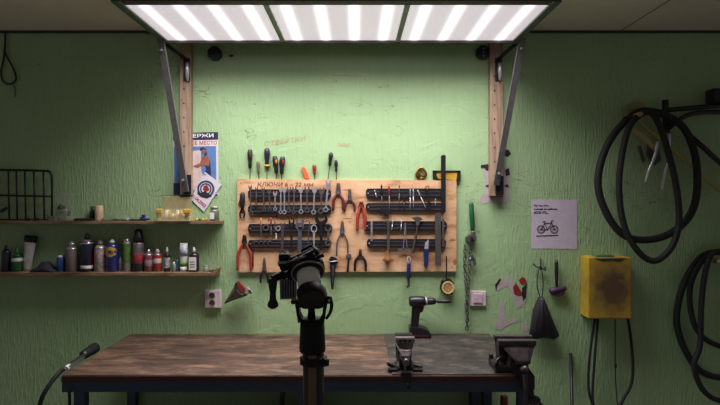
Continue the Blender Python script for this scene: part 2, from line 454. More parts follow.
# cable loop top left
b_ = MB().tube([Wp(5, 31, 0.012), Wp(5, 45, 0.01), Wp(3.5, 60, 0.012), Wp(1, 72, 0.012), Wp(3, 81, 0.012), Wp(10, 84, 0.014), Wp(16, 79, 0.014), Wp(13, 68, 0.014), Wp(7, 57, 0.016), Wp(4, 50, 0.018)], 0.0045, 8).build('hanging_cable', black)
solo(b_, 'black cable with a drooping loop hanging from the ceiling at top left', 'cable')
b_ = MB().tube([Wp(13.5, 84, 0.009), Wp(15, 90, 0.009), Wp(15, 97, 0.009)], 0.0022, 6).build('wire_end', black); b_.parent = None
solo(b_, 'thin black wire end below the cable loop at top left', 'wire')

# ------------------------------------------------------------------ torn paper remnants
def paper_blob(pts, lab, o=0.0014, m=paper, name='paper_remnant'):
    b = MB().prism(pts, 0, o).build(name, m); return b
t = thing('paper_remnant', 'torn white paper remnant behind the foot of the right batten', 'paper', tuple(Wp(497, 205)))
MB().prism([(483, 166), (487, 163), (491, 168), (510, 168), (511, 178), (509, 190), (511, 200), (502, 203), (492, 202), (481, 204), (479, 200), (485, 190), (484, 178)], 0, 0.001).build('sheet', mat('aged_paper', (172, 162, 160), .8, var=.08), t)
for q in ([(481, 165), (488, 164), (490, 168), (487, 171), (484, 168), (481, 168)], [(494, 147), (509, 150), (511, 154), (507, 157), (502, 153), (495, 152)], [(505, 170), (509, 168), (510, 175), (506, 176)], [(485, 186), (489, 184), (489, 188)], [(504, 186), (508, 184), (509, 188)]):
    MB().prism(q, 0, 0.0018).build('dark_print', ink, t)
t = thing('paper_remnant', 'torn white and red paper remnant left of the black drawstring bag', 'paper', tuple(Wp(509, 335)))
for q in ([(497, 280), (501, 278), (513, 278), (516, 286), (519, 294), (526, 300), (523, 306), (517, 309), (515, 303), (512, 292), (507, 286), (502, 288), (498, 291), (496, 286)],
          [(500, 300), (504, 304), (505, 316), (509, 320), (518, 318), (517, 322), (508, 325), (501, 330), (495, 329), (494, 324), (499, 320), (499, 308)],
          [(523, 323), (527, 322), (529, 330), (525, 332), (522, 329)]):
    MB().prism(q, 0, 0.001).build('white_sheet', MC['aged_paper'], t)
for q in ([(513, 287), (516, 283), (518, 286), (521, 291), (524, 296), (518, 296), (514, 294)], [(519, 280), (522, 277), (525, 278), (527, 283), (523, 285), (520, 283)]):
    MB().prism(q, 0, 0.0018).build('red_print', redp, t)
for q in ([(495, 285), (500, 278), (501, 280), (497, 287), (496, 291)], [(522, 288), (527, 284), (526, 297), (523, 301), (522, 293)]):
    MB().prism(q, 0, 0.0018).build('dark_print', ink, t)

# ------------------------------------------------------------------ posters
t = thing('poster', 'blue poster of a worker with Russian headline behind the left batten', 'poster', tuple(Wp(196, 195)))
MB().prism([(173, 133), (218, 132), (218.5, 194.5), (173.5, 195)], 0, 0.0012).build('sheet', mat('poster_margin', (196, 196, 200), 0.7, var=0.03), t)
MB().prism([(174, 146.5), (216, 146), (216.3, 193), (174.5, 193.5)], 0, 0.0015).build('blue_ground', mat('blue_poster_paper', (84, 118, 172), 0.6, var=0.08), t)
MB().prism([(173, 133), (218, 132), (218, 139.8), (173, 140.5)], 0, 0.0018).build('headline_band', mat('navy_print', (26, 30, 62), 0.6), t)
MB().prism([(173, 140.5), (218, 139.8), (218, 146), (173, 147)], 0, 0.0018).build('title_band', mat('cream_print', (206, 196, 196), 0.7, var=0.03), t)
text('ДЕРЖИ', 200, 136, 4.6, mat('white_print', (225, 222, 226), 0.7, var=0.02), t, 0.0022, rot=0.02, width=27, bold=0.02)
text('РАБОЧЕЕ МЕСТО', 196, 143, 4, redink, t, 0.0022, 'red_lettering', rot=0.02, width=42, bold=0.01)
MB().prism([(193, 151), (201, 150), (201, 170), (206, 184), (204, 190), (192, 190), (190, 170), (190, 156)], 0, 0.0018).build('pale_figure_ground', mat('pale_print', (196, 176, 172), 0.7), t)
MB().prism([(200, 151), (203, 150), (205, 153), (203, 157), (204, 160), (206, 170), (204, 175), (202, 186), (206, 190), (212, 190), (211, 172), (210, 160), (207, 155), (206, 149), (203, 147), (200, 148)], 0, 0.0024).build('worker_figure', mat('figure_print', (30, 34, 74), 0.7), t)
MB().prism([(202, 157), (207, 155), (210, 160), (209, 166), (204, 165), (197, 168), (193, 166), (200, 163)], 0, 0.003).build('worker_arm', mat('brown_print', (140, 84, 64), 0.7), t)
MB().ball(Wp(204, 151.5, 0.0026), 0.010, (1, 0.08, 1)).build('worker_head', MC['brown_print'], t)
MB().prism([(173.5, 183), (180, 183), (180, 195), (173.5, 195)], 0, 0.0018).build('corner_print', MC['navy_print'], t)

t = thing('date_sheet', 'tilted white card with round emblem and red date pinned over the blue poster', 'card', tuple(Wp(206, 212)))
MB().prism([(205, 172), (221.5, 184.5), (204, 212), (190.5, 199)], 0.004, 0.006, 0.0).build('sheet', paper, t)
ec = Wp(205.8, 189, 0.0064)
MB().ring(ec, S(8.6), S(6.6), 0.006, 0.0068, 28).build('emblem_ring', mat('navy_emblem', (48, 58, 92), 0.7), t)
MB().ring(ec, S(5.8), S(4.4), 0.006, 0.0068, 24).build('emblem_inner_ring', MC['navy_emblem'], t)
MB().prism([(197.5, 190), (201, 193), (205, 191), (209, 194), (212, 196), (207, 198.5), (201, 197), (197.5, 194)], 0.006, 0.007).build('emblem_base', ink, t)
MB().prism([(203.5, 186), (207, 185), (209.5, 190), (206, 192), (203, 190)], 0.006, 0.007).build('emblem_centre', redp, t)
text('21.04.2022', 198.8, 200.5, 3.0, redink, t, 0.0066, 'red_date', rot=-0.72, width=18, bold=0.02)
MB().ball(Wp(205, 174, 0.008), 0.004, (1, 0.6, 1), 8).build('pin', steel, t)
MB().ball(Wp(216.5, 195, 0.008), 0.005, (1, 0.6, 1), 8).build('dark_pin', ink, t)

t = thing('notice_sheet', 'square white notice with a bicycle drawing and three lines of text', 'notice', tuple(Wp(554, 249)))
MB().prism([(531.5, 199.5), (577, 200), (577, 249), (531.5, 248.5)], 0, 0.0015).build('sheet', mat('lilac_white_paper', (196, 184, 200), 0.8, var=0.04), t)
for i, (s_, wd) in enumerate((('Ну ты это,', 15), ('заходи на районе,', 23.5), ('если что...', 14.5))):
    text(s_, 534, 205.8 + i * 3.4, 2.6, ink, t, 0.0018, rot=0, width=wd, align='LEFT', bold=0.03)
for cx in (541.2, 554.3):
    c = Wp(cx, 229.5, 0.002); k = MB(); k.ring(c, S(4.1), S(3.2), 0.0015, 0.0022, 24); k.ring(c, S(0.9), S(0.1), 0.0015, 0.0022, 10)
    for q in range(4):
        a = q * math.pi / 4; v = Vector((math.cos(a), 0, math.sin(a))) * S(3.4); k.tube([c - v, c + v], 0.0007, 4, sub=1)
    k.build('wheel_drawing', ink, t)
k = MB()
for a, c in (((541.2, 229.5), (544.5, 223.5)), ((544.5, 223.5), (551.5, 222.8)), ((544, 221.8), (547.3, 229.8)), ((547.3, 229.8), (551.8, 223.5)), ((541.2, 229.5), (547.3, 229.8)), ((551, 220.8), (554.3, 229.5)), ((551, 220.8), (553.5, 220.5)), ((542.5, 221.8), (545.5, 221.5)), ((536, 236), (558, 235))):
    k.tube([Wp(*a, 0.002), Wp(*c, 0.002)], S(0.36), 6, sub=1)
k.build('frame_drawing', ink, t)

# ------------------------------------------------------------------ shelves
def shelf(y0px, pxend, lab, thick):
    o = 0.085; z = CAMZ - (y0px - VY) * (CAMD - o) / FPX; xe = Wp(pxend, 0, o).x
    t = thing('wall_shelf', lab, 'shelf', (-1.3, -0.04, z - thick), 'wall shelves')
    MB().box((-2.0, -0.001, z), (xe, -o, z - thick), 0.002).build('board', shelfwood, t)
    for x in (-1.95, -1.35, -0.75):
        b = MB(); b.box((x, -0.0005, z - thick), (x + 0.02, -0.006, z - thick - 0.09), 0.001); b.box((x, -0.0005, z - thick), (x + 0.02, -0.07, z - thick - 0.004), 0.001)
        if x < -1.9: b.build('bracket', dark, t)
        else: b.b.free()
    return z
ZU = shelf(221, 220, 'upper dark wooden wall shelf holding the wire rack and plastic boxes', 0.016)
ZL = shelf(272.5, 216, 'lower dark wooden wall shelf crowded with spray cans and bottles', 0.018)
# upturned right end of the lower board
e = MB().prism([(211, 273), (217.5, 267), (218.5, 268.5), (217.5, 272), (212, 276.5)], 0.03, 0.086, 0.001).build('shelf_end_cleat', shelfwood)
solo(e, 'small wooden cleat at the right end of the lower shelf', 'cleat')


def onshelf(px, z, o): return Vector(((px - VX) * (CAMD - o) / FPX, -o, z))
def hz(py, z, o): return CAMZ - (py - VY) * (CAMD - o) / FPX - z


def can(px0, px1, pytop, lab, body, cap=None, shoulder=None, cap_w=0.55, band=None, cap_h=0.16, o=0.045, cat='spray can', nozzle=True, name='spray_can'):
    c = onshelf((px0 + px1) / 2, ZL, o); r = S(px1 - px0, o) / 2; H = hz(pytop, ZL, o)
    t = thing(name, lab, cat, tuple(c), 'cans and bottles on the lower shelf')
    up = Vector((0, 0, 1)); hb = H * (1 - cap_h)
    MB().lathe(c, c + up * hb, [(0, r * .92), (0.02, r), (0.86, r), (0.93, r * 0.9), (1, r * cap_w)], 24).build('body', body, t)
    if shoulder:
        MB().lathe(c + up * hb * 0.86, c + up * hb * 1.01, [(0, r * 1.02), (0.3, r * .97), (0.7, r * 0.7), (1, r * cap_w * .9)], 24).build('shoulder', shoulder, t)
    MB().lathe(c + up * hb, c + up * H, [(0, r * cap_w), (0.5, r * cap_w), (0.6, r * cap_w * 0.8), (0.9, r * cap_w * (0.6 if nozzle else 0.8)), (1, r * cap_w * 0.4)], 18).build('cap', cap or black, t)
    if band:
        for (a, b_, m) in band:
            MB().lathe(c + up * hb * a, c + up * hb * b_, [(0, r * 1.012), (0.02, r * 1.02), (0.98, r * 1.02), (1, r * 1.012)], 24).build('label_band', m, t)
    return t, c, r, H


silver = mat('bare_aluminium', (176, 172, 176), 0.3, 0.7)
navy = mat('navy_paint', (34, 42, 104), 0.3, coat=0.4)
can(2, 10.5, 245, 'black plastic bottle at far left of the lower shelf', mat('dark_bottle', (28, 32, 44), 0.3), black, cap_w=0.4, cat='bottle', name='plastic_bottle')
t, c, r, H = can(12, 22, 247, 'green and white glue bottle with green pointed nozzle', green, green, cap_w=0.5, cap_h=0.36, cat='glue bottle', name='glue_bottle', band=[(0.66, 0.86, white)])
MB().lathe(c + Vector((0, 0, H * .64)), c + Vector((0, 0, H)), [(0, r * .9), (.12, r * .6), (0.3, r * .3), (1, r * .12)], 12).build('nozzle', green, t)
# silver tube leaning
t = thing('squeeze_tube', 'crumpled silver tube standing between the glue bottle and the black cloth', 'tube', tuple(onshelf(29, ZL, .045)))
a = onshelf(26.5, ZL, .038); q = Wp(31, 237, .03)
MB().lathe(a, q, [(0, .012), (.08, .02), (.5, .024), (.97, .03), (1, .03)], 16, flat=0.45).build('tube_body', mat('crumpled_silver', (200, 198, 196), 0.35, 0.3, bump=0.5, scale=30), t)
MB().lathe(a.lerp(q, .85), q + (q - a) * .04, [(0, .032), (1, .032)], 16, flat=0.45).build('end_fold', dark, t)
# black cloth
cl = MB(); rg = []
for k in range(9):
    f = k / 8; px = 34 + 24 * f; c = onshelf(px, ZL, .045); hh = (0.012 + 0.055 * math.sin(math.pi * min(1, f * 1.15)) ** 1.3 * (0.4 + .6 * f))
    rg.append([Vector((c.x, -.045 + .035 * math.cos(a_ * math.pi / 8), ZL + max(0, hh * math.sin(a_ * math.pi / 8)) * (1 + .15 * math.sin(a_ * 3 + k)))) for a_ in range(0, 9)] + [Vector((c.x, -.045, ZL))])
cl.loft(rg)
solo(cl.build('folded_cloth', mat('black_cloth', (34, 36, 48), 0.9, bump=.4)), 'bunched black cloth on the lower shelf left of the blue jar', 'cloth')
can(57, 65, 255, 'small blue jar with a white lid on the lower shelf', mat('blue_can', (44, 74, 140), .35), white, cap_w=.8, cap_h=.14, nozzle=False, cat='jar', name='small_jar')
can(66, 77.5, 241, 'grey-brown spray can with silver top left of the tall black can', mat('grey_brown_can', (104, 92, 92), .35), silver, silver, cap_w=.55)
can(81, 93.5, 233.5, 'tall black spray can with silver shoulder on the lower shelf', mat('black_can', (30, 32, 48), .25), black, silver, cap_w=.42, band=[(.1, .2, white)])
t, c, r, H = can(95, 105.5, 240, 'white spray can with orange stripe left of the dark blue can', mat('off_white_can', (176, 166, 162), .4, rgb2=(120, 104, 100), scale=60), MC['grey_brown_can'], silver, cap_w=.6)
MB().box(c + Vector((-r * .75, -r * .78, .02)), c + Vector((-r * .5, -r * .60, H * .72)), .001).build('orange_stripe', mat('orange_print', (206, 92, 40), .5), t)
t, c, r, H = can(106, 118.5, 239.5, 'dark blue spray can with yellow shield logo and white cap', navy, white, mat('navy_shoulder', (34, 42, 104), .3), cap_w=.42, cap_h=.11)
def decal(c, r, zc, hh, ha, name, m, t, rnd=True):
    b = bmesh.new(); cols = []
    for k in range(15):
        f = -1 + 2 * k / 14; a = -math.pi / 2 + f * ha; h_ = hh * (math.sqrt(max(0, 1 - f * f)) if rnd else 1) + .0003
        cols.append([b.verts.new(c + Vector((q_ * math.cos(a), q_ * math.sin(a), zc + sg * h_))) for q_ in (r * 1.005, r * 1.02) for sg in (-1, 1)])
    for A_, B_ in zip(cols, cols[1:]):
        for i, j in ((2, 3), (3, 1), (1, 0), (0, 2)): b.faces.new((A_[i], A_[j], B_[j], B_[i]))
    b.faces.new([cols[0][i] for i in (0, 1, 3, 2)]); b.faces.new([cols[-1][i] for i in (2, 3, 1, 0)])
    w_ = MB(); w_._merge(b); return w_.build(name, m, t)
decal(c, r, H * .63, H * .15, 1.15, 'yellow_shield', yelp, t)
o_ = 0.045 + r * 1.03
text('WD-40', 112.2, CAMZ and (VY + (CAMZ - (ZL + H * .63)) * FPX / (CAMD - .045 - r)), 3.4, mat('blue_lettering', (28, 40, 110), .5), t, o_ + .001, 'logo_lettering', width=9.0, bold=0.03, depth=.001)
can(119, 122.5, 256, 'narrow white tube behind the dark blue spray can', white, white, cap_w=.6, o=.02, cat='tube', name='white_tube')
t, c, r, H = can(123, 131, 238.5, 'clear bottle with a bright green label left of the tall black and red can', mat('clear_grey_plastic', (150, 150, 138), .2, trans=.3), silver, cap_w=.8, cap_h=.08, nozzle=False, cat='bottle', name='plastic_bottle', band=[(.3, .92, mat('lime_label', (88, 118, 52), .5, rgb2=(60, 84, 44), scale=50))])
t, c, r, H = can(133, 144, 229, 'tallest spray can with long black cap and grey, red and black label', mat('grey_label_can', (118, 106, 112), .35, rgb2=(60, 52, 56), scale=40), black, cap_w=.86, cap_h=.32, nozzle=False, band=[(.30, .62, mat('red_label', (176, 58, 56), .5, rgb2=(90, 30, 34), scale=70)), (.04, .3, black)])
can(144.5, 153, 249, 'short brownish red spray can right of the tallest can', mat('plum_can', (120, 68, 76), .35), silver, silver, cap_w=.45, band=[(.3, .62, mat('mauve_label', (150, 120, 128), .5))])
can(153.5, 161.5, 249, 'short bright red spray can with white cap', mat('red_can', (150, 54, 46), .35), white, silver, cap_w=.45, band=[(.45, .7, mat('cream_label', (204, 180, 170), .5))])
can(164, 170, 247, 'slim black bottle with white pointed tip', mat('dark_brown_bottle', (44, 26, 30), .3), white, cap_w=.45, cap_h=.24, cat='bottle', name='oil_bottle', band=[(.2, .75, mat('pale_label', (196, 190, 194), .5, rgb2=(60, 40, 44), scale=90))])
can(172, 176, 262, 'small clear bottle between the slim black bottle and the white tube', mat('clear_grey_green', (120, 138, 120), .2), white, cap_w=.6, cat='bottle', name='small_bottle', o=.05)
can(175, 179.5, 257, 'small slate blue bottle beside the white squeeze tube', mat('slate_bottle', (66, 84, 108), .3), black, cap_w=.6, cat='bottle', name='small_bottle', o=.035)
# white squeeze tube standing on its cap
c = onshelf(183.7, ZL, .045); H = hz(243, ZL, .045)
t = thing('squeeze_tube', 'white squeeze tube with blue print and green band, standing on its cap', 'tube', tuple(c), 'cans and bottles on the lower shelf')
MB().lathe(c, c + Vector((0, 0, H * .16)), [(0, .016), (1, .017)], 18).build('cap', white, t)
MB().lathe(c + Vector((0, 0, H * .16)), c + Vector((0, 0, H)), [(0, .017), (.1, .0185), (.6, .018), (1, .0195)], 18, flat=.6).build('tube_body', white, t)
MB().lathe(c + Vector((0, 0, H * .17)), c + Vector((0, 0, H * .36)), [(0, .0185), (1, .019)], 18, flat=.68).build('green_band', mat('leaf_green', (92, 140, 56), .5), t)
MB().lathe(c + Vector((0, 0, H * .55)), c + Vector((0, 0, H * .88)), [(0, .0188), (1, .0196)], 18, flat=.66).build('blue_print', mat('pale_blue_print', (140, 152, 196), .5, rgb2=(215, 210, 208), scale=90), t)
t, c, r, H = can(189, 199, 247, 'dark brown bottle with big white label and white tip at right of the shelf', mat('dark_brown_bottle2', (40, 26, 32), .25), white, cap_w=.3, cap_h=.22, cat='bottle', name='oil_bottle')
MB().box(c + Vector((-r * .72, -r * .95, H * .08)), c + Vector((r * .72, -r * 1.06, H * .6)), .001).build('label', white, t)
for k in range(3): MB().box(c + Vector((-r * .5, -r * 1.05, H * (.2 + .1 * k))), c + Vector((r * .45, -r * 1.09, H * (.225 + .1 * k)))).build('print_line', ink, t)
c = onshelf(205.7, ZL, .05)
t = thing('glass_jar', 'tiny glass jar near the right end of the lower shelf', 'jar', tuple(c))
MB().lathe(c, c + Vector((0, 0, .026)), [(0, .011), (.1, .013), (.85, .013), (1, .009)], 16).build('body', mat('cloudy_glass', (170, 180, 160), .2, trans=.5), t)
MB().cyl(c + Vector((0, 0, .026)), c + Vector((0, 0, .031)), .0115).build('lid', silver, t)
for px, m, l in ((210.3, dredp, 'tiny dark red cap lying at the right end of the lower shelf'), (213, ink, 'tiny black cap lying at the right end of the lower shelf')):
    c = onshelf(px, ZL, .066); solo(MB().cyl(c + Vector((0, 0, 0)), c + Vector((0, 0, .011)), .0062, seg=12).build('bottle_cap', m), l, 'cap')

# ---- upper shelf
t = thing('wire_rack', 'black wire rack standing on the upper shelf at far left', 'rack', tuple(onshelf(20, ZU, .034)))
o = .03; b = MB()
zt = Wp(0, 170.5, o).z; zm = Wp(0, 196, o).z
def xw(px): return (px - VX) * (CAMD - o) / FPX
b.tube([(xw(-8), -o, ZU + .004), (xw(-8), -o, zt - .03), (xw(-5), -o, zt), (xw(10), -o, zt + .002), (xw(45), -o, zt - .002), (xw(50.5), -o, zt - .012), (xw(51.8), -o, zt - .05), (xw(52), -o, ZU + .06), (xw(52), -o, ZU + .004)], .0058, 8)
b.build('outer_frame', dark, t)
MB().tube([(xw(-8), -o, zm + .004), (xw(52), -o, zm - .002)], .0048, 8, sub=1).build('middle_bar', dark, t)
for k, px in enumerate((-2, 8.5, 16.5, 25, 34, 43.5)):
    MB().tube([(xw(px), -o - .002, zt), (xw(px + 1), -o - .002, ZU + .003)], .0045, 6, sub=1).build('upright_wire', dark, t)
MB().tube([(xw(-8), -o, ZU + .005), (xw(20), -o - .012, ZU + .005), (xw(52), -o, ZU + .005)], .003, 8).build('bottom_bar', dark, t)
c = Wp(4, 209.5, .038); solo(MB().prism([(0, 210), (6, 206.5), (7, 209), (3, 212), (0, 213)], .034, .042, .001).build('clip', black), 'black clip caught in the lower left of the wire rack', 'clip')
for px in (27, 36):
    c = onshelf(px, ZU, .064); solo(MB().box(c + Vector((-.011, -.01, 0)), c + Vector((.011, .01, .014)), .003).build('rubber_block', black), 'small black block lying at the foot of the wire rack', 'block', 'black blocks at the foot of the wire rack')
# clear bag of metal parts
t = thing('parts_bag', 'clear plastic bag holding small metal parts on the upper shelf', 'bag', tuple(onshelf(65, ZU, .045)))
c = onshelf(65, ZU, .045); rg = []
for k in range(8):
    f = k / 7; wv = .05 * (1 - .25 * f) + .004 * math.sin(k * 2); dv = .03 * (1 - f * .85)
    rg.append([c + Vector((wv * math.cos(a_ * math.pi / 8) + .006 * f, dv * math.sin(a_ * math.pi / 8), .001 + f * .135)) for a_ in range(16)])
MB().loft(rg).build('plastic_bag', mat('clear_film', (160, 170, 150), .15, alpha=.28, bump=.5), t)
for k in range(9):
    p = c + Vector((random.uniform(-.022, .028), random.uniform(-.015, .012), random.uniform(.02, .085)))
    q = Vector((random.uniform(-1, 1), random.uniform(-.4, .4), random.uniform(-1, 1))).normalized() * .014
    MB().cyl(p - q, p + q, random.uniform(.005, .008), seg=8).build('metal_part', steel if k % 2 else dark, t)
c = onshelf(86, ZU, .05); t = thing('lid_tray', 'flat black tray lying left of the beige candle roll', 'tray', tuple(c))
MB().box(c + Vector((-.045, -.03, 0)), c + Vector((.04, .03, .012)), .003).build('tray', black, t)
c = onshelf(53, ZU, .066); solo(MB().box(c + Vector((-.02, -.015, 0)), c + Vector((.02, .015, .022)), .002).build('small_box', mat('dull_green_box', (92, 100, 78), .5)), 'small dull box in front of the clear bag on the upper shelf', 'box')
c = onshelf(99, ZU, .038); t = thing('candle', 'short beige pillar candle standing on the upper shelf', 'candle', tuple(c))
MB().lathe(c, c + Vector((0, 0, .075)), [(0, .0195), (.04, .0205), (.95, .02), (1, .017)], 22).build('wax_body', mat('beige_wax', (184, 158, 130), .5), t)
MB().cyl(c + Vector((0, 0, .074)), c + Vector((0, 0, .079)), .0015, seg=6).build('wick', ink, t)
c = onshelf(93, ZU, .022); solo(MB().lathe(c, c + Vector((0, 0, .07)), [(0, .012), (.5, .015), (1, .01)], 14).build('dark_bottle', mat('dark_green_bottle', (36, 48, 34), .4)), 'small dark bottle just behind the beige candle', 'bottle')
# flat things between
c = onshelf(118, ZU, .045)
film = mat('greenish_film', (128, 142, 112), .2, alpha=.55, bump=.6)
b = MB(); rg = []
for k in range(9):
    f = k / 8; rg.append([onshelf(104 + 28 * f, ZU, .045) + Vector((0, .034 * math.cos(a_ * math.pi / 8), max(.001, (.014 + .022 * math.sin(f * 3.1) * (1 + .4 * math.sin(k * 2.3))) * math.sin(a_ * math.pi / 8)))) for a_ in range(9)])
b.loft(rg); solo(b.build('plastic_film', film), 'crumpled greenish plastic film lying right of the beige candle', 'plastic film')
c = onshelf(129, ZU, .066); solo(MB().box(c + Vector((-.075, -.01, 0)), c + Vector((.085, .012, .008)), .002).build('flat_file', black), 'long flat black strip lying along the upper shelf', 'strip')
c = onshelf(145, ZU, .05); t = thing('blue_clip', 'small bright blue plastic clip lying left of the yellow box', 'clip', tuple(c))
MB().lathe(c + Vector((-.024, 0, .009)), c + Vector((.022, 0, .009)), [(0, .009), (.3, .012), (.6, .008), (1, .005)], 12).build('body', bluep, t)
MB().box(c + Vector((-.015, -.008, .014)), c + Vector((.0, .008, .03)), .003).build('thumb_tab', bluep, t)
# yellow organizer box
xl, xr = 158, 193; c = onshelf((xl + xr) / 2, ZU, .075)
t = thing('organizer_box', 'open clear plastic box with yellow latches and a raised lid', 'box', tuple(c))
clr = mat('yellowish_clear_plastic', (206, 196, 150), .2, alpha=.35, var=.15, scale=30)
hw = S(16, .045); b = MB(); z0 = ZU
for a_, d_ in (((-hw, -.035, 0), (hw, -.031, .062)), ((-hw, .036, 0), (hw, .04, .062)), ((-hw, -.035, 0), (-hw + .004, .04, .062)), ((hw - .004, -.035, 0), (hw, .04, .062)), ((-hw, -.035, 0), (hw, .04, .004))):
    b.box(c + Vector(a_), c + Vector(d_), .001)
b.build('tray', clr, t)
MB().box(c + Vector((-hw * .95, .034, .06)), c + Vector((hw * .88, .039, .118)), .002).build('lid', mat('hazy_lid', (170, 158, 118), .25, alpha=.7), t)
for k, x in enumerate((-hw - .002, hw - .024)):
    MB().box(c + Vector((x - .004, -.045, .036)), c + Vector((x + .030, -.036, .058)), .004).build('latch', yelp, t)
for k in range(12):
    x = -hw + .02 + k * (2 * hw - .04) / 11
    m = (yelp, white, mat('ochre_bit', (190, 130, 40), .5))[k % 3]
    p = c + Vector((x, random.uniform(-.02, .02), .006)); solo(MB().lathe(p, p + Vector((random.uniform(-.01, .01), 0, .03 + .018 * (k % 2))), [(0, .007), (.5, .01), (1, .006)], 10).build('plastic_fitting', m), 'small plastic fitting lying inside the open clear box', 'fitting', 'fittings inside the clear box')
for k, px in enumerate((196.5, 200, 203, 206.5)):
    c = onshelf(px, ZU, .066); m = (yelp, green, yelp, MC['ochre_bit'])[k]
    solo(MB().ball(c + Vector((0, 0, .006)), .0072, (1.2, 1, .8), 10).build('plastic_bit', m), ('yellow bit just right of the clear box', 'green bit between the yellow bits left of the small jar', 'second yellow bit right of the clear box', 'ochre bit touching the small jar with white label')[k], 'bit', 'bits left of the small jar')
c = onshelf(214.5, ZU, .05); t = thing('glass_jar', 'small dark glass jar with white label at right end of the upper shelf', 'jar', tuple(c))
MB().lathe(c, c + Vector((0, 0, .058)), [(0, .02), (.06, .023), (.8, .023), (1, .017)], 20).build('body', mat('olive_glass', (96, 104, 84), .15), t)
MB().lathe(c + Vector((0, 0, .058)), c + Vector((0, 0, .07)), [(0, .019), (.1, .02), (.9, .02), (1, .018)], 20).build('lid', mat('dull_tin', (150, 150, 136), .4, .5), t)
MB().box(c + Vector((-.017, -.0215, .008)), c + Vector((.004, -.025, .04)), .001).build('label', white, t)

# ------------------------------------------------------------------ socket, switch
c = Wp(213, 299, 0); t = thing('wall_socket', 'pinkish double power socket on the wall below the lower shelf', 'socket', tuple(c))
MB().prism([(205, 290.5), (220.5, 290.5), (220.5, 308), (205, 308)], 0, .022, .002).build('cover', pinkplate, t)
MB().prism([(207.5, 291.5), (216, 291.5), (216, 307.5), (207.5, 307.5)], .022, .026, .001).build('insert', white, t)
for py in (295.7, 303):
    s = MB(); s.ring(Wp(211.8, py, .03), S(3.1), S(2.6), .026, .029, 20); s.build('socket_rim', mat('grey_rim', (130, 118, 120), .5), t)
    p = Wp(211.8, py, .0262); MB().cyl((p.x, -.025, p.z), (p.x, -.0268, p.z), S(2.6)).build('socket_well', mat('brown_well', (84, 66, 64), .6), t)
    h = MB()
    for dx in (-.005, .005): h.cyl((p.x + dx, -.0265, p.z), (p.x + dx, -.0275, p.z), .002, seg=8)
    h.build('pin_holes', ink, t)
t = thing('light_switch', 'square pinkish white light switch right of the hanging chain', 'switch', tuple(Wp(478, 306, 0)))
MB().prism([(470.5, 291), (486, 291.5), (486, 306), (470.5, 306)], 0, .012, .002).build('plate', pinkplate, t)
MB().prism([(473.5, 294), (482.5, 294), (482.5, 303), (473.5, 303)], .012, .017, .0015).build('rocker', mat('pink_rocker', (204, 176, 190), .4), t)

# ------------------------------------------------------------------ tool board
BO = .016
t = thing('tool_board', 'large plywood tool board screwed to the wall above the workbench', 'board', tuple(Wp(346, 272, 0)))
ply = wood_top_material('knotty_plywood', (166, 120, 84), (204, 162, 124), (216, 178, 142), grain=(1.2, 2.2, 4), stain=.3, rough=.6)
MB().prism([(237, 179), (456.5, 180.5), (456.5, 271.5), (237.5, 272.5)], 0.001, BO, .001).build('panel', ply, t)
for px, py in ((241, 183), (452, 184), (452, 267), (242, 268), (355, 185), (350, 222)):
    MB().ball(Wp(px, py, BO), .0025, (1, .5, 1), 8).build('screw', dark, t)
for px, py, sx_, sz in ((346, 190, 4, .7), (348, 218.5, 5, .6), (452.5, 240, 3, 1.2), (388, 260, 6, 2.2), (455, 262, 2, 3), (405, 255, 2, 1)):
    MB().ball(Wp(px, py, BO), .005, (sx_, .06, sz), 12).build('wood_knot', mat('knot_brown', (150, 100, 62), .7), t)
brick = mat('brown_red_marker', (122, 52, 40), .8)
text('КЛЮЧИ 6 – 22 мм', 285.5, 184.3, 4.2, brick, t, BO + .0006, 'handwriting', width=56, bold=.01, shear=.15)
for x, y, wd, s_ in ((261, 202, 11, 'ммм'), (344, 201, 5, 'ж'), (283, 219, 30, 'рожковые'), (274, 217, 7, 'и')):
    text(s_, x, y, 3, brick, t, BO + .0006, 'handwriting', width=wd, rot=.05)
MB().prism([(449, 197.6), (454.5, 197.6), (454.5, 199), (449, 199)], BO, BO + .0008).build('yellow_mark', yelp, t)

railm = mat('rail_plastic', (27, 25, 31), .4)
railh = mat('rail_magnet_strip', (76, 71, 78), .4, .3)
RO = BO + .014
for (x0, x1, y0, y1, lab) in ((248, 331, 189.3, 198.7, 'topmost black magnetic strip of the left column, under the lettering'), (248, 331, 205, 214, 'second black magnetic strip of the left column with wrench rings'), (248, 332, 224, 233, 'third black magnetic strip of the left column'), (248, 331, 240.2, 248, 'lowest black magnetic strip of the left column behind the bike clamp'),
                              (366, 445, 188.5, 198, 'topmost black magnetic strip of the right column'), (366, 445, 203, 211.3, 'second black magnetic strip of the right column'), (365, 447, 221.2, 231, 'third black magnetic strip of the right column with the small hammer'), (367, 446, 239, 247.6, 'lowest black magnetic strip of the right column')):
    t = thing('magnetic_strip', lab, 'tool strip', tuple(Wp((x0 + x1) / 2, y1, BO)), 'black magnetic tool strips')
    e = 1.6; MB().prism([(x0 + e, y0), (x1 - e, y0), (x1, y0 + e * 1.3), (x1, y1 - e * 1.3), (x1 - e, y1), (x0 + e, y1), (x0, y1 - e * 1.3), (x0, y0 + e * 1.3)], BO, RO, .002).build('bar', railm, t)
    ym = (y0 + y1) / 2
    for dy in (-2.1, 1.5):
        MB().prism([(x0 + 3, ym + dy), (x1 - 3, ym + dy), (x1 - 3, ym + dy + .9), (x0 + 3, ym + dy + .9)], RO, RO + .0012).build('magnet_strip', railh, t)
    for px in (x0 + 2.2, x1 - 2.2): MB().ball(Wp(px, ym, RO), .003, (1, .5, 1), 8).build('screw', steel, t)


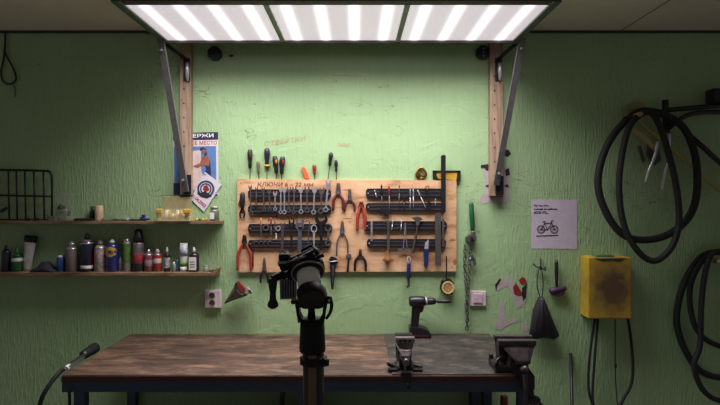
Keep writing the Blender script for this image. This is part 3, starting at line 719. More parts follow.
def wrench(x0, y0, x1, y1, head, ringr, lab, m=steel, o=RO + .001, th=.005, shank=1.3, group='combination wrenches on the upper left strips', jaw=True, name='combination_wrench'):
    """open jaw at (x0,y0), ring at (x1,y1), photo units"""
    b = MB(); p = Wp(x0, y0, o + th); q = Wp(x1, y1, o + th); d = (q - p); L = d.length; u = d.normalized(); v = Vector((-u.z, 0, u.x))
    h = S(head); sh = S(shank) / 2
    def P(a, c): w_ = p + u * a + v * c; return (w_.x, w_.z)
    if jaw:
        pts = [P(h * 1.25, sh), P(h * .95, h * .42), P(h * .35, h * .5), P(-h * .1, h * .42), P(-h * .1, h * .24), P(h * .35, h * .2), P(h * .5, 0),
               P(h * .35, -h * .2), P(-h * .02, -h * .24), P(-h * .02, -h * .42), P(h * .4, -h * .5), P(h * .95, -h * .4), P(h * 1.25, -sh)]
        b.prism(pts, o, o + th, .0004, world=True)
        s0 = h * 1.1
    else:
        b.ring(p, S(head) / 2, S(head) / 2 * .55, o, o + th); s0 = S(head) * .42
    s1 = L - S(ringr) * .8
    b.prism([P(s0, sh), P(s1, sh * .85), P(s1, -sh * .85), P(s0, -sh)], o, o + th * .8, .0004, world=True)
    if ringr: b.ring(q, S(ringr), S(ringr) * .52, o, o + th * 1.1)
    return solo(b.build(name, m), lab, 'wrench', group)


def nth(i): return ('first', 'second', 'third', 'fourth', 'fifth', 'sixth', 'seventh', 'eighth', 'ninth', 'tenth', 'eleventh', 'twelfth', 'thirteenth', 'fourteenth')[i]
ws = [(250, 185.5, 251, 213, 2.4, 1.6), (256.5, 187, 256, 205, 2.2, 1.3), (263, 187.5, 264, 209.5, 2.3, 1.6), (269, 190, 269.5, 209, 2.4, 1.5), (275, 191.5, 275, 209, 2.8, 1.6), (280.8, 187.5, 280.5, 212, 2.7, 1.7), (284.4, 188, 284.3, 212, 2.9, 1.9), (289, 187.5, 288.5, 210.5, 3, 1.8), (294.4, 187, 293.5, 212, 3.1, 1.7), (300.7, 187.5, 301, 211.5, 3.3, 2), (307, 187, 307, 210.5, 3.6, 2.2), (314.5, 187, 313.5, 212, 3.7, 2.1), (321.8, 188, 320.8, 211, 4, 2.4)]
for i, a in enumerate(ws):
    wrench(a[0], a[1], a[2], a[3], a[4] * 1.4, a[5] * 1.15, '%s wrench from the left in the upper left row, %s' % (nth(i), 'small' if i < 5 else 'medium sized'), m=(steel if i in (4, 5, 6, 9, 11) else dsteel) if i > 0 else dsteel, shank=1.2 + .03 * i)
wrench(328.5, 180.5, 325.6, 209.5, 5.6, 2.6, 'longest shiny wrench at the right end of the upper left strips', m=steel, shank=1.8)

# lower left group
G2 = 'larger tools on the lower left strips'
wrench(282.6, 223, 282, 252, 4.6, 3, 'purplish grey slim wrench left of the black open wrench', m=mat('purplish_steel', (92, 80, 90), .4, .6), shank=3.4, group=G2)
wrench(291.5, 220, 291.5, 250, 6, 2.6, 'black open ended wrench beside the grey adjustable wrench', m=dark, shank=2.4, group=G2)
b = MB(); b.prism([(296, 219.5), (297.5, 219), (298.5, 222.5), (301, 222.5), (302, 218.5), (304, 220), (303.5, 228), (301.5, 232), (302, 252), (297.5, 252), (298, 232), (295.5, 227)], RO + .001, RO + .008, .0008)
t = thing('adjustable_wrench', 'grey adjustable wrench right of the black open ended wrench', 'wrench', tuple(Wp(300, 252, RO)))
b.build('body', mat('grey_blue_steel', (104, 102, 118), .4, .6), t)
MB().cyl(Wp(298.5, 227, RO + .01), Wp(302, 227, RO + .01), .005, seg=12).build('thumb_wheel', dark, t)
b = MB(); b.tube([Wp(305.5, 222, RO + .004), Wp(307.5, 220, RO + .004), Wp(309.5, 222, RO + .004), Wp(309, 228, RO + .004), Wp(308, 246, RO + .004)], .003, 8)
solo(b.build('hook_tool', dsteel), 'slim hooked steel tool right of the adjustable wrench', 'hook')
b = MB(); c = Wp(314, 228.5, RO + .004); b.ring(c, S(4.2), S(2.9), RO + .001, RO + .006, 24, .75); b.prism([(313, 232), (315, 232), (314.5, 246), (313.5, 246)], RO + .001, RO + .005)
solo(b.build('ring_key', chrome), 'bright oval ring key left of the big black wrench', 'key')
b = MB(); pts = []
for k in range(13):
    a = math.radians(125 - k * 0 + (-1) * 0); 
for k in range(14):
    a = math.radians(60 - k * 300 / 13); pts.append((321.3 + 6.4 * math.cos(a) , 219.5 - 6.2 * math.sin(a)))
pts2 = []
for k in range(14):
    a = math.radians(60 - (13 - k) * 300 / 13); pts2.append((321.3 + 3.6 * math.cos(a), 217.8 - 3.6 * math.sin(a)))
b.prism([(p[0], p[1]) for p in pts] + pts2, RO + .006, RO + .014, .0)
b.prism([(318.8, 224), (323.8, 224), (322.8, 231), (322.8, 250), (319.6, 250), (319.8, 231)], RO + .006, RO + .013, .001)
solo(b.build('open_wrench', mat('black_forged', (30, 29, 31), .45, .4)), 'big black open wrench with wide round jaw on the left strips', 'wrench')
wrench(328.3, 227.5, 328.3, 243, 8, 3.4, 'ring spanner with oval heads at the right end of the lower left strips', m=dsteel, shank=2.6, group=G2, jaw=False, name='ring_spanner')
for c_, r_, lab in ((Wp(266, 227.5, RO + .003), 3.3, 'round socket ring held on the third left strip, larger'), (Wp(278.3, 228.3, RO + .003), 2.6, 'round bright socket ring on the third left strip, smaller')):
    solo(MB().ring(c_, S(r_), S(r_) * .55, RO, RO + .012).build('socket_bit', steel if r_ < 3 else dsteel), lab, 'socket')
for px, y0, y1, m, lab in ((261, 218, 237, mat('ochre_handle', (176, 120, 50), .5), 'thin ochre-handled pick on the third left strip'), (271, 217.5, 238, redp, 'thin red-handled pick on the third left strip'), (275, 220.5, 232, handlewood, 'short brown-handled pick beside the bright socket ring')):
    t = thing('pick', lab, 'pick', tuple(Wp(px, y1, RO)), 'picks on the third left strip'); ym = y0 + (y1 - y0) * .42
    MB().lathe(Wp(px, y0, RO + .004), Wp(px, ym, RO + .004), [(0, .003), (.2, .0045), (.8, .0045), (1, .003)], 10).build('handle', m, t)
    MB().cyl(Wp(px, ym, RO + .004), Wp(px, y1, RO + .004), .0015, seg=8).build('shaft', steel, t)
solo(MB().box(Wp(275.7, 233, RO), Wp(276.8, 238.5, RO + .004), .0005).build('white_tag', white), 'tiny bright white tag below the third left strip', 'tag')
for k, (px, lab) in enumerate(((255, 'first hex key from the left on the lowest left strip'), (259.5, 'second hex key from the left on the lowest left strip'), (264, 'third hex key from the left on the lowest left strip'), (268.5, 'fourth hex key from the left on the lowest left strip'))):
    solo(MB().tube([Wp(px + 2.5, 241.5, RO + .003), Wp(px, 241.8, RO + .003), Wp(px - .6, 246.5, RO + .003)], .0022, 6, sub=3).build('hex_key', dsteel), lab, 'hex key', 'hex keys on the lowest left strip')


def pliers(cx, y0, yp, y1, wj, wh, lab, jm=steel, hm=redp, o=BO, lean=0.0, group=None, hr=1.5, closed=.0, name='pliers', long_=False):
    wj *= 1.3; hr *= 1.15
    """jaw tip y0, pivot yp, handle end y1, jaw width wj, spread wh"""
    t = thing(name, lab, 'pliers', tuple(Wp(cx, y1, o)), group)
    f = o + .010
    def X(y, dx): return (cx + dx + lean * (y - yp), y)
    for s in (-1, 1):
        tip = .35 if long_ else .55
        MB().prism([X(y0, s * .25), X(y0, s * wj * tip), X(y0 + (yp - y0) * .55, s * wj * .8), X(yp - 1, s * wj), X(yp + 1.5, s * wj * .9), X(yp + 1.5, -s * .3), X(y0 + (yp - y0) * .5, s * .2)], o + .002 + (.001 if s > 0 else 0), f, .0008).build('jaw', jm, t)
        yb = yp + (y1 - yp) * .45
        MB().tube([Wp(*X(yp, -s * 0 + s * wj * .5), o + .006), Wp(*X(yp + (y1 - yp) * .2, s * wh * .62), o + .007), Wp(*X(yb, s * wh * .95), o + .008), Wp(*X(y1, s * wh * (1 - closed)), o + .008)], S(hr), 8, rr=lambda q: .62 + .5 * min(1, q * 2.2) * (1 - .35 * max(0, q - .7) / .3)).build('handle', hm, t)
    p = Wp(*X(yp, 0), f); MB().cyl((p.x, -f + .001, p.z), (p.x, -f - .002, p.z), S(wj * .55), seg=10).build('pivot', jm, t)
    return t
pliers(244.3, 235, 243.5, 270, 2.1, 6.6, 'large red-handled pliers at the lower left corner of the board', jm=dark, hm=mat('bright_red_grip', (156, 50, 40), .4), hr=1.2)
pliers(338.2, 183, 193.5, 210, 2.1, 5, 'cutting pliers with dark red handles just right of the longest wrench', jm=dsteel, hm=dredp, hr=1.2)
pliers(349.7, 189, 199.5, 212, 1.6, 5, 'pliers with slim dark handles right of the dark red pair', jm=dsteel, hm=mat('dark_maroon', (70, 30, 34), .5), hr=.9)
pliers(361.3, 201.5, 207, 230.5, 2.2, 3.9, 'red-handled pliers hanging left of the right-hand strips', jm=dredp, hm=MC['bright_red_grip'], hr=1.3)
pliers(342.3, 220.5, 233, 256, 1.8, 5.6, 'long grey pliers with thin bare metal handles in mid board', jm=dsteel, hm=dsteel, hr=.6, long_=True)
pliers(360.3, 249, 255, 271, 1.3, 5.4, 'small black pliers at the lower edge of the board', jm=dark, hm=dark, hr=1.0)
pliers(264.2, 258, 270, 283, 1.5, 3.6, 'small steel snips hanging over the lower board edge', jm=dsteel, hm=dark, hr=.9, long_=True)
# black scissors-like tool far left
t = thing('garden_snips', 'black closed snips at the upper left edge of the board', 'snips', tuple(Wp(242, 219, BO)))
MB().lathe(Wp(242.5, 192, BO + .01), Wp(242.4, 209, BO + .01), [(0, .004), (.1, .012), (.5, .0135), (.85, .010), (1, .007)], 14, flat=.6).build('grip', black, t)
for s in (-1, 1): MB().tube([Wp(242.4, 208, BO + .006), Wp(242.4 + s * 2.3, 213, BO + .006), Wp(242 + s * 1.2, 218, BO + .006)], .004, 8).build('blade', dark, t)
MB().tube([Wp(240, 205, BO + .005), Wp(239, 203, BO + .005), Wp(241, 199, BO + .005)], .004, 8).build('red_catch', redp, t)
solo(MB().tube([Wp(253, 249.5, BO + .003), Wp(253, 267.5, BO + .003)], .0028, 8, sub=1).build('punch', dark), 'thin dark punch right of the large red pliers', 'punch')
# small ratchet
t = thing('ratchet', 'small ratchet handle at the lower edge right of the bike clamp', 'ratchet', tuple(Wp(349, 272, BO)))
MB().cyl(Wp(348.8, 256, BO + .001), Wp(348.8, 256, BO + .014) , .013, seg=18).build('head', dsteel, t)
MB().lathe(Wp(348.6, 258, BO + .007), Wp(347.6, 272, BO + .007), [(0, .006), (.2, .004), (.6, .005), (1, .006)], 10).build('handle', dark, t)
# multitool
t = thing('bike_multitool', 'black chain tool hanging over the lower board edge right of the clamp', 'chain tool', tuple(Wp(332.6, 290, BO)))
MB().prism([(329, 259), (331, 256.5), (334, 257), (337, 259.5), (338.3, 262), (336, 262.5), (335.6, 268), (334.6, 277), (333.5, 289), (331.5, 290), (330.3, 278), (329.8, 265)], BO, BO + .014, .001).build('body', dark, t)
MB().tube([Wp(328.5, 262, BO + .016), Wp(338, 261, BO + .016)], .003, 8, sub=1).build('cross_pin', steel, t)
MB().prism([(332.4, 266), (334, 266), (333, 284), (332.3, 284)], BO + .014, BO + .016).build('blade', dsteel, t)

# right side small tools
G3 = 'slim tools on the upper right strips'
def slim(x0, y0, x1, y1, r, m, lab, tip=None, th=None, grp=G3, name='slim_tool', cat='tool', o=RO):
    t = thing(name, lab, cat, tuple(Wp(x1, y1, o)), grp)
    p, q = Wp(x0, y0, o + .003), Wp(x1, y1, o + .003)
    MB().lathe(p, p.lerp(q, th or .35), [(0, r * .7), (.15, r * 1.3), (.85, r * 1.3), (1, r)], 10).build('handle', tip or m, t)
    MB().lathe(p.lerp(q, th or .35), q, [(0, r * .8), (.8, r * .7), (1, r * .4)], 8).build('shaft', m, t)
    return t
slim(381.5, 184.5, 382, 215, .0035, dark, 'black tipped tool, leftmost upright one on the upper right strips')
slim(389, 185.5, 389.6, 213, .0035, dsteel, 'red tipped slim tool on the upper right strips', tip=redp)
slim(399.3, 184.5, 399, 208, .002, dsteel, 'thin rod with a small head in the middle of the upper right strips')
slim(404, 196, 404, 212, .003, dark, 'short dark rod between the upper right strips')
slim(410.3, 189, 410, 211, .0022, steel, 'left one of two close thin steel rods on the upper right strips')
slim(413.3, 189, 413.5, 209, .0022, steel, 'right one of two close thin steel rods on the upper right strips')
slim(417.5, 190, 426.5, 209.5, .0025, steel, 'slanting thin rod right of the two close rods')
slim(374.5, 190, 377, 198, .0018, chrome, 'tiny shiny pin slanting on the left end of the topmost right strip')
slim(435.5, 199, 435.3, 206, .0025, steel, 'short pin between strips left of the long black file')
b = MB(); b.ring(Wp(427.3, 187.6, RO + .004), S(2), S(1.1), RO + .001, RO + .005); 
t = thing('tyre_lever', 'dark lever with small ring top slanting across the upper right strips', 'lever', tuple(Wp(430, 212, RO)))
b.build('ring_eye', brass, t)
MB().prism([(426, 190), (428.4, 189.5), (431.5, 210), (430.5, 213), (428.5, 211)], RO + .002, RO + .008, .001).build('blade', dark, t)
solo(MB().prism([(380, 209), (391, 209), (391, 213), (388, 213.5), (388, 216), (385.5, 216), (385.5, 213.5), (380, 213)], RO, RO + .006, .001).build('profile_clip', dark), 'dark notched clip under the second right strip', 'clip')
# long black file at top right
solo(MB().prism([(441, 156), (442, 155), (445.2, 155), (445.8, 156), (445.8, 212), (443.5, 213.5), (441.5, 212)], RO + .002, RO + .009, .001).build('long_file', dark), 'long black flat file sticking up above the board beside the yellow level', 'file')
solo(MB().prism([(435, 213), (441, 213), (441, 265.5), (435.5, 265.5)], RO + .001, RO + .006, .001).build('steel_file', mat('grey_file', (98, 94, 90), .45, .6)), 'long grey flat file crossing the two lower right strips', 'file')
solo(MB().prism([(442.2, 219), (444.2, 219), (444.6, 247), (442.4, 247)], RO + .001, RO + .005, .0006).build('narrow_file', dsteel), 'narrow grey file right of the long grey file', 'file')
for x, lab in ((371, 'first short steel strip on the third right strip'), ):
    solo(MB().prism([(x - .3, 221), (x + 1.6, 221), (x + 1.6, 241), (x - .3, 241)], RO + .001, RO + .005, .0006).build('feeler_gauge', steel), 'short steel strip at the left end of the third right strip', 'gauge')
# wooden chisel
t = thing('wood_handled_scraper', 'scraper with round wooden handle pointing down at the lower right of the board', 'scraper', tuple(Wp(387.5, 263, RO)))
MB().prism([(387, 220.5), (389.5, 220.5), (389.8, 250), (387.4, 250)], RO + .001, RO + .005, .0006).build('blade', dsteel, t)
MB().lathe(Wp(388.3, 247, BO + .013), Wp(387.3, 263, BO + .015), [(0, .005), (.3, .007), (.6, .009), (.72, .016), (.9, .018), (1, .008)], 16, flat=.75).build('wooden_handle', handlewood, t)
for x0, x1, lab in ((393, 391.5, 'left of two short pins on the third right strip'), (401.5, 401, 'right of two short pins on the third right strip')):
    slim(x0, 220, x1, 231, .003, steel, lab, grp='short pins on the third right strip')
t = thing('dividers', 'thin steel dividers with spread legs below the third right strip', 'dividers', tuple(Wp(405, 251, RO)))
for s in (-1, 1): MB().tube([Wp(405.2, 223, RO + .003), Wp(405.2 + s * .4, 229, RO + .003), Wp(405.2 + s * 2, 250, RO + .003)], .0018, 6).build('leg', steel, t)
# chain of rings on lowest right strip
for k in range(5):
    c = Wp(399 + k * 2.8, 250, RO); solo(MB().ring(c, .007, .0048, RO, RO + .003, 14).build('split_ring', steel), 'small steel ring hanging in a row below the lowest right strip', 'ring', 'row of small rings under the lowest right strip')
# hammer
t = thing('hammer', 'small hammer with curved claw hanging on the third right strip', 'hammer', tuple(Wp(414, 253, RO)))
MB().prism([(411.5, 217.8), (416, 216.8), (420, 217), (423.5, 220), (420.5, 220.3), (419, 225), (416.2, 226), (415.4, 221), (413.5, 219.5)], RO + .001, RO + .013, .001).build('head', dsteel, t)
MB().tube([Wp(417.4, 224, RO + .007), Wp(416.4, 234, RO + .007), Wp(414.3, 244, RO + .007), Wp(412.8, 253, RO + .007)], .0055, 10, rr=lambda q: .8 + .5 * q).build('handle', mat('worn_brown_handle', (66, 50, 42), .5), t)
# blue knife and blue tool
t = thing('utility_knife', 'blue-handled knife on the lowest right strip', 'knife', tuple(Wp(426, 267, BO)))
MB().prism([(424, 249), (428.6, 249), (428.3, 265), (427, 267), (424.3, 266.5)], BO + .002, BO + .02, .002).build('handle', bluep, t)
MB().prism([(424.4, 249), (425.2, 243), (428.7, 239), (428.5, 249)], BO + .012, BO + .017, .0006).build('blade', chrome, t)
t = thing('blue_chisel', 'blue-handled small chisel hanging over the lower board edge', 'chisel', tuple(Wp(408.5, 289, BO)))
MB().lathe(Wp(408.8, 262, BO + .008), Wp(408.4, 279.5, BO + .008), [(0, .007), (.1, .0095), (.9, .0095), (1, .006)], 14).build('handle', bluep, t)
MB().tube([Wp(407.6, 262, BO + .008), Wp(407.2, 258.5, BO + .008), Wp(408.9, 256.8, BO + .008), Wp(410.4, 258.5, BO + .008), Wp(410, 262, BO + .008)], .0016, 6).build('hanging_loop', white, t)
MB().prism([(407.2, 279), (409.8, 279), (410, 286), (408, 288.5), (406, 287), (407.6, 285)], BO + .006, BO + .010, .0005).build('blade', dsteel, t)

# brass lock, level
t = thing('brass_padlock', 'brass padlock-like cluster standing on the top edge of the board', 'padlock', tuple(Wp(421, 179, BO)))
MB().tube([Wp(417, 177, .01), Wp(416.7, 173, .01), Wp(419, 169, .01), Wp(421, 167.8, .01), Wp(424, 170, .01), Wp(426, 174, .01), Wp(424.5, 177.5, .01), Wp(420, 178.5, .01)], S(1.3), 10, closed=True).build('shackle', brass, t)
MB().lathe(Wp(419, 175, .004), Wp(419, 175, .022), [(0, .010), (1, .010)], 14).build('dial', brass, t)
MB().lathe(Wp(423, 174.5, .004), Wp(423, 174.5, .022), [(0, .008), (1, .008)], 14).build('dial', mat('pale_brass', (190, 170, 120), .3, .8), t)
t = thing('spirit_level', 'short yellow level with black ends behind the long black file', 'level', tuple(Wp(446, 181, 0)))
MB().prism([(433, 171.5), (460.5, 171.5), (460.5, 179.8), (455, 180.5), (433.5, 178.5)], 0.001, .014, .001).build('body', yelp, t)
MB().prism([(433, 170.8), (438, 171), (436, 175), (438.5, 178.8), (433, 178.8)], 0.001, .018, .001).build('black_end', black, t)
MB().prism([(455, 170.8), (460.7, 170.8), (460.7, 180.8), (456.5, 180.8), (457.5, 173)], 0.001, .018, .001).build('black_end', black, t)
MB().prism([(433, 170.5), (460.7, 170.5), (460.7, 172), (433, 172)], 0.001, .018, .0005).build('black_rim', black, t)

# screwdrivers above the board
def screwdriver(px, y0, yn, y1, r, lab, hm=black, inlay=None, collar=None, lean=0.0, group='screwdrivers standing above the board', shaft=.8, name='screwdriver', cat='screwdriver'):
    o = .012; X = lambda y: px + lean * (y - y1)
    t = thing(name, lab, cat, tuple(Wp(X(y1), y1, o)), group)
    p, q, e = Wp(X(y0), y0, o), Wp(X(yn), yn, o), Wp(X(y1), y1 + 1.2, o)
    R = S(r, o)
    MB().lathe(p, q, [(0, R * .5), (.06, R * .85), (.25, R), (.5, R * .92), (.66, R * .62), (.85, R * .72), (1, R * .5)], 16).build('handle', hm, t)
    if inlay: MB().lathe(p.lerp(q, .12) + Vector((R * .25, -R * .35, 0)), p.lerp(q, .55) + Vector((R * .2, -R * .3, 0)), [(0, R * .3), (.3, R * .66), (.7, R * .6), (1, R * .2)], 12).build('inlay', inlay, t)
    if collar: MB().lathe(p.lerp(q, .86), p.lerp(q, .97), [(0, R * .75), (.2, R * 1.05), (.8, R * 1.05), (1, R * .75)], 14).build('collar', collar, t)
    MB().cyl(q, e, S(shaft) / 2, seg=8).build('shaft', dark if shaft < 1 else dsteel, t)
screwdriver(250, 149.5, 168.5, 179, 2.6, 'black and red screwdriver, leftmost above the board', inlay=dredp)
screwdriver(259, 161, 174, 179, 1.7, 'small rusty screwdriver second from the left above the board', hm=mat('rusty_brown', (100, 92, 74), .6), lean=.06, shaft=1)
screwdriver(267, 148, 167.5, 179, 3.0, 'largest screwdriver with a yellow collar above the board', hm=mat('indigo_black', (34, 28, 48), .4), collar=yelp)
screwdriver(277, 156, 173.5, 179, 2.7, 'black screwdriver with orange inlay, left of the crimson one', inlay=mat('amber_inlay', (190, 110, 50), .4), lean=.1)
screwdriver(281.5, 156.5, 174, 179, 3.0, 'black screwdriver with crimson inlay above the board', inlay=mat('crimson', (140, 30, 50), .4), lean=-.04)
screwdriver(314.8, 164.5, 175, 179, 2.0, 'short red screwdriver right of the orange handle', hm=redp, lean=.04)
screwdriver(328, 152.5, 166, 179, 2.2, 'slim black screwdriver, taller of the two right of the red one', lean=-.12)
screwdriver(336.5, 160, 172, 179, 1.8, 'slim black screwdriver, shorter one furthest right', lean=.03)
t = thing('orange_handle', 'bright orange tilted knife handle above the board edge', 'knife', tuple(Wp(306, 179, .01)))
MB().prism([(301.2, 168.2), (303, 166.8), (305, 167.8), (309.3, 178), (308.5, 179.2), (304.5, 179.2)], .002, .016, .003).build('handle', mat('orange_plastic', (206, 96, 52), .45), t)

# paper cone on the wall left
t = thing('paper_cone', 'grey cone-shaped funnel with red lining hung on the wall right of the socket', 'funnel', tuple(Wp(238, 303, 0)))
A = Wp(224.3, 303.5, .02); ctr = Wp(240.5, 289.5, .06); ax = (ctr - A).normalized(); u = Vector((.55, 0, -.835)); u = (u - ax * u.dot(ax)).normalized(); v = ax.cross(u)
rg = [[A + (ctr - A) * f + (u * math.cos(k * math.pi / 10) * .042 + v * math.sin(k * math.pi / 10) * .034) * max(f, .04) * (1 + .1 * math.sin(k)) for k in range(20)] for f in (0, .3, .6, 1)]
MB().loft(rg, cap=False).build('cone', mat('grey_green_plastic', (118, 118, 104), .5, rgb2=(86, 88, 74), scale=25), t)
MB().prism([(236.5, 285), (237.8, 281.3), (242, 285.5), (245, 289), (243.5, 292.5), (240.5, 293.8), (238, 288)], .05, .072, .003).build('red_lining', mat('crimson_cloth', (122, 28, 38), .7), t)
MB().prism([(244, 289.5), (247, 287.5), (251.5, 292.5), (250, 293.5), (246.5, 294.5), (243, 293.5)], .03, .06, .003).build('white_lip', mat('grey_white', (136, 138, 126), .5), t)
MB().prism([(248.3, 290), (250, 290.5), (251.8, 293.3), (250.5, 294)], .05, .063, .001).build('black_tip', black, t)

# ------------------------------------------------------------------ tools right of board
t = thing('pipe_wrench', 'green-handled wrench hanging head down right of the board', 'wrench', tuple(Wp(471.5, 243, 0)))
MB().lathe(Wp(471.2, 202.3, .018), Wp(472.8, 231, .018), [(0, .006), (.05, .0115), (.5, .0125), (.92, .0115), (1, .008)], 14, flat=.7).build('handle', green, t)
MB().lathe(Wp(472.8, 230, .018), Wp(473.3, 236, .018), [(0, .008), (1, .012)], 12, flat=.7).build('neck', dsteel, t)
MB().prism([(466, 237.5), (470, 235), (474, 233.5), (476.7, 236), (476.5, 240.5), (472, 242), (469, 243.5), (466.5, 241.5)], .002, .034, .003).build('head', dsteel, t)
MB().cyl(Wp(472, 238.5, .033), Wp(472, 238.5, .04), .008, seg=12).build('bolt', dark, t)
MB().tube([Wp(471.2, 204, .002), Wp(471.2, 204, .03)], .002, 6, sub=1).build('nail', steel, t)


def chain(path, lab, link=.024, r=.0022):
    P = [Wp(*p) for p in path]; L = [0]
    for a, b in zip(P, P[1:]): L.append(L[-1] + (b - a).length)
    t = thing('hanging_chain', lab, 'chain', tuple(P[-1])); n = int(L[-1] / (link * .78))
    for k in range(n):
        s = (k + .5) / n * L[-1]; i = max(j for j in range(len(L)) if L[j] <= s); i = min(i, len(P) - 2)
        f = (s - L[i]) / max(1e-6, L[i + 1] - L[i]); c = P[i].lerp(P[i + 1], f); d = (P[i + 1] - P[i]).normalized()
        side = Vector((1, 0, 0)) if k % 2 else Vector((.35, -.94, 0)); side = (side - d * side.dot(d)).normalized()
        pts = [c + d * link / 2 * math.cos(a * math.pi / 4) + side * .0062 * math.sin(a * math.pi / 4) for a in range(8)]
        MB().tube(pts, r, 5, closed=True, sub=2).build('link', dsteel, t)
    return t
chain([(465, 245, .012), (464.6, 262, .012), (466, 285, .012), (467.5, 305, .012), (466.8, 330, .012)], 'left strand of steel chain hanging beside the light switch')
chain([(470.8, 245, .02), (469.6, 262, .02), (468.5, 285, .02), (466, 305, .02), (467.8, 322, .02)], 'right strand of steel chain hanging beside the light switch')
t = thing('chain_hook', 'grey metal hook hanging on the chain right strand', 'hook', tuple(Wp(473, 265, .01)))
MB().prism([(469.5, 256), (472.5, 254.5), (475.5, 259), (476.5, 265), (474, 266), (473.5, 261.5), (470.5, 261)], .018, .030, .002).build('jaw', dsteel, t)
MB().ball(Wp(470.3, 258.6, .03), .005, (1, .6, 1), 8).build('bright_rivet', chrome, t)

# tape measure
t = thing('tape_measure', 'round black and yellow tape measure hanging below the right corner of the board', 'tape measure', tuple(Wp(447, 296, 0)))
c = Wp(448, 287.5, .02)
MB().prism([(442, 281), (446, 278.7), (451, 279.5), (454, 283), (454.6, 289), (452.5, 294), (447, 295), (442, 292), (440.3, 288)], .004, .03, .004).build('case', black, t)
MB().ring(Wp(448, 287.5, .03), S(6.2), S(4.7), .028, .034, 28).build('yellow_rim', mat('pale_yellow', (214, 190, 110), .45), t)
MB().cyl((c.x, -.028, c.z), (c.x, -.032, c.z), S(4.8), seg=24).build('label_disc', mat('brown_disc', (132, 92, 66), .5, rgb2=(196, 164, 120), scale=120), t)
MB().prism([(445.9, 256), (446.9, 256), (446.9, 279), (445.9, 279)], .018, .02).build('blade', dark, t)
MB().cyl(Wp(443, 284, .02), Wp(445.5, 279.5, .02), .009, seg=12).build('strap', black, t)

# bag
t = thing('drawstring_bag', 'black drawstring bag hanging by its cords on a wall hook', 'bag', tuple(Wp(544, 338, .04)))
rg = []; prof = [(297, 1.5, 541), (299, 3, 541), (303, 4.6, 541), (309, 7, 541), (318, 9.5, 542), (328, 12.6, 543), (334, 14.8, 543.6), (337, 15.2, 543.7), (338, 13.5, 543.7)]
for (y, w_, cx) in prof:
    c = Wp(cx, y, .035); f = (y - 297) / 41
    rg.append([c + Vector((S(w_, .035) * math.cos(a) * (1 + .05 * math.cos(9 * a) * (1.4 - f)), (.012 + .03 * math.sin(math.pi * min(1, f * .9 + .1))) * math.sin(a) * (1 + .10 * math.cos(11 * a + f * 2)), .004 * math.cos(4 * a) * f)) for a in [k * 2 * math.pi / 44 for k in range(44)]])
MB().loft(rg).build('pouch', mat('black_nylon', (32, 30, 36), .5, bump=.5, scale=14), t)
for s in (-1, 1): MB().tube([Wp(541 + s * 1.2, 298, .03), Wp(540 + s * 3, 282, .025), Wp(540.5 + s * .8, 266, .022)], .0024, 6).build('cord', black, t)
MB().tube([Wp(540.6, 258.5, .002), Wp(540.6, 262, .02), Wp(540.5, 268, .024), Wp(540.6, 270, .02)], .003, 8).build('hook', dark, t)
MB().tube([Wp(533, 263.5, .018), Wp(537, 267, .02), Wp(541, 267.5, .022), Wp(545.5, 270, .02), Wp(544.5, 266.5, .02)], .004, 8).build('knot', mat('grey_green_cord', (70, 78, 68), .7), t)
# mallet
t = thing('rubber_mallet', 'small mallet with purplish head hanging upside down right of the bag', 'mallet', tuple(Wp(558, 297, 0)))
MB().lathe(Wp(556.4, 260, .022), Wp(556.7, 288, .022), [(0, .006), (.1, .009), (.5, .0095), (.8, .007), (1, .006)], 12).build('handle', black, t)
MB().lathe(Wp(549.8, 291.5, .022), Wp(566, 288, .022), [(0, .012), (.06, .016), (.4, .015), (.9, .012), (1, .010)], 16).build('head', mat('purple_rubber', (62, 38, 64), .5), t)
MB().prism([(551, 292), (566, 288.5), (565, 294), (560, 297), (554, 296)], .004, .030, .004).build('cheek', mat('purple_grey', (74, 58, 78), .5), t)

# yellow box
t = thing('yellow_wall_box', 'yellow box with a dark smudge hung on the wall', 'box', tuple(Wp(609, 319, .05)))
ybm = bpy.data.materials.new('smudged_yellow'); ybm.use_nodes = True; nt = ybm.node_tree; N = nt.nodes; Lk = nt.links
bs = N['Principled BSDF']; bs.inputs['Roughness'].default_value = .55
tc = N.new('ShaderNodeTexCoord'); mp = N.new('ShaderNodeMapping'); mp.inputs['Location'].default_value = (-.0, .0, -.16); mp.inputs['Scale'].default_value = (1.25, .1, 1.0)
Lk.new(tc.outputs['Object'], mp.inputs[0]); ln = N.new('ShaderNodeVectorMath'); ln.operation = 'LENGTH'; Lk.new(mp.outputs[0], ln.inputs[0])
nz = N.new('ShaderNodeTexNoise'); nz.inputs['Scale'].default_value = 28; nz.inputs['Detail'].default_value = 6; Lk.new(tc.outputs['Object'], nz.inputs['Vector'])
ma = N.new('ShaderNodeMath'); ma.operation = 'MULTIPLY_ADD'; Lk.new(nz.outputs['Fac'], ma.inputs[0]); ma.inputs[1].default_value = .13; Lk.new(ln.outputs['Value'], ma.inputs[2])
rr_ = N.new('ShaderNodeValToRGB'); rr_.color_ramp.elements[0].position = .12; rr_.color_ramp.elements[0].color = srgb((88, 66, 46)); rr_.color_ramp.elements[1].position = .27; rr_.color_ramp.elements[1].color = srgb((188, 154, 44))
Lk.new(ma.outputs[0], rr_.inputs[0]); Lk.new(rr_.outputs[0], bs.inputs['Base Color'])
a, c = Wp(588.5, 257.5, .1), Wp(631.5, 318.5, .1)
MB().box((a.x, 0, a.z), (c.x, -.1, c.z), .004).build('body', ybm, t)
MB().prism([(597, 255.5), (614, 255.5), (616, 258), (596, 258)], .04, .09, .001).build('green_tab', mat('green_tab', (62, 110, 66), .5), t)
MB().prism([(594, 258.5), (626, 258.2), (620, 262), (612, 260.6), (603, 261.5)], .1, .1015).build('worn_patch', mat('grey_black_wear', (50, 48, 42), .7), t)
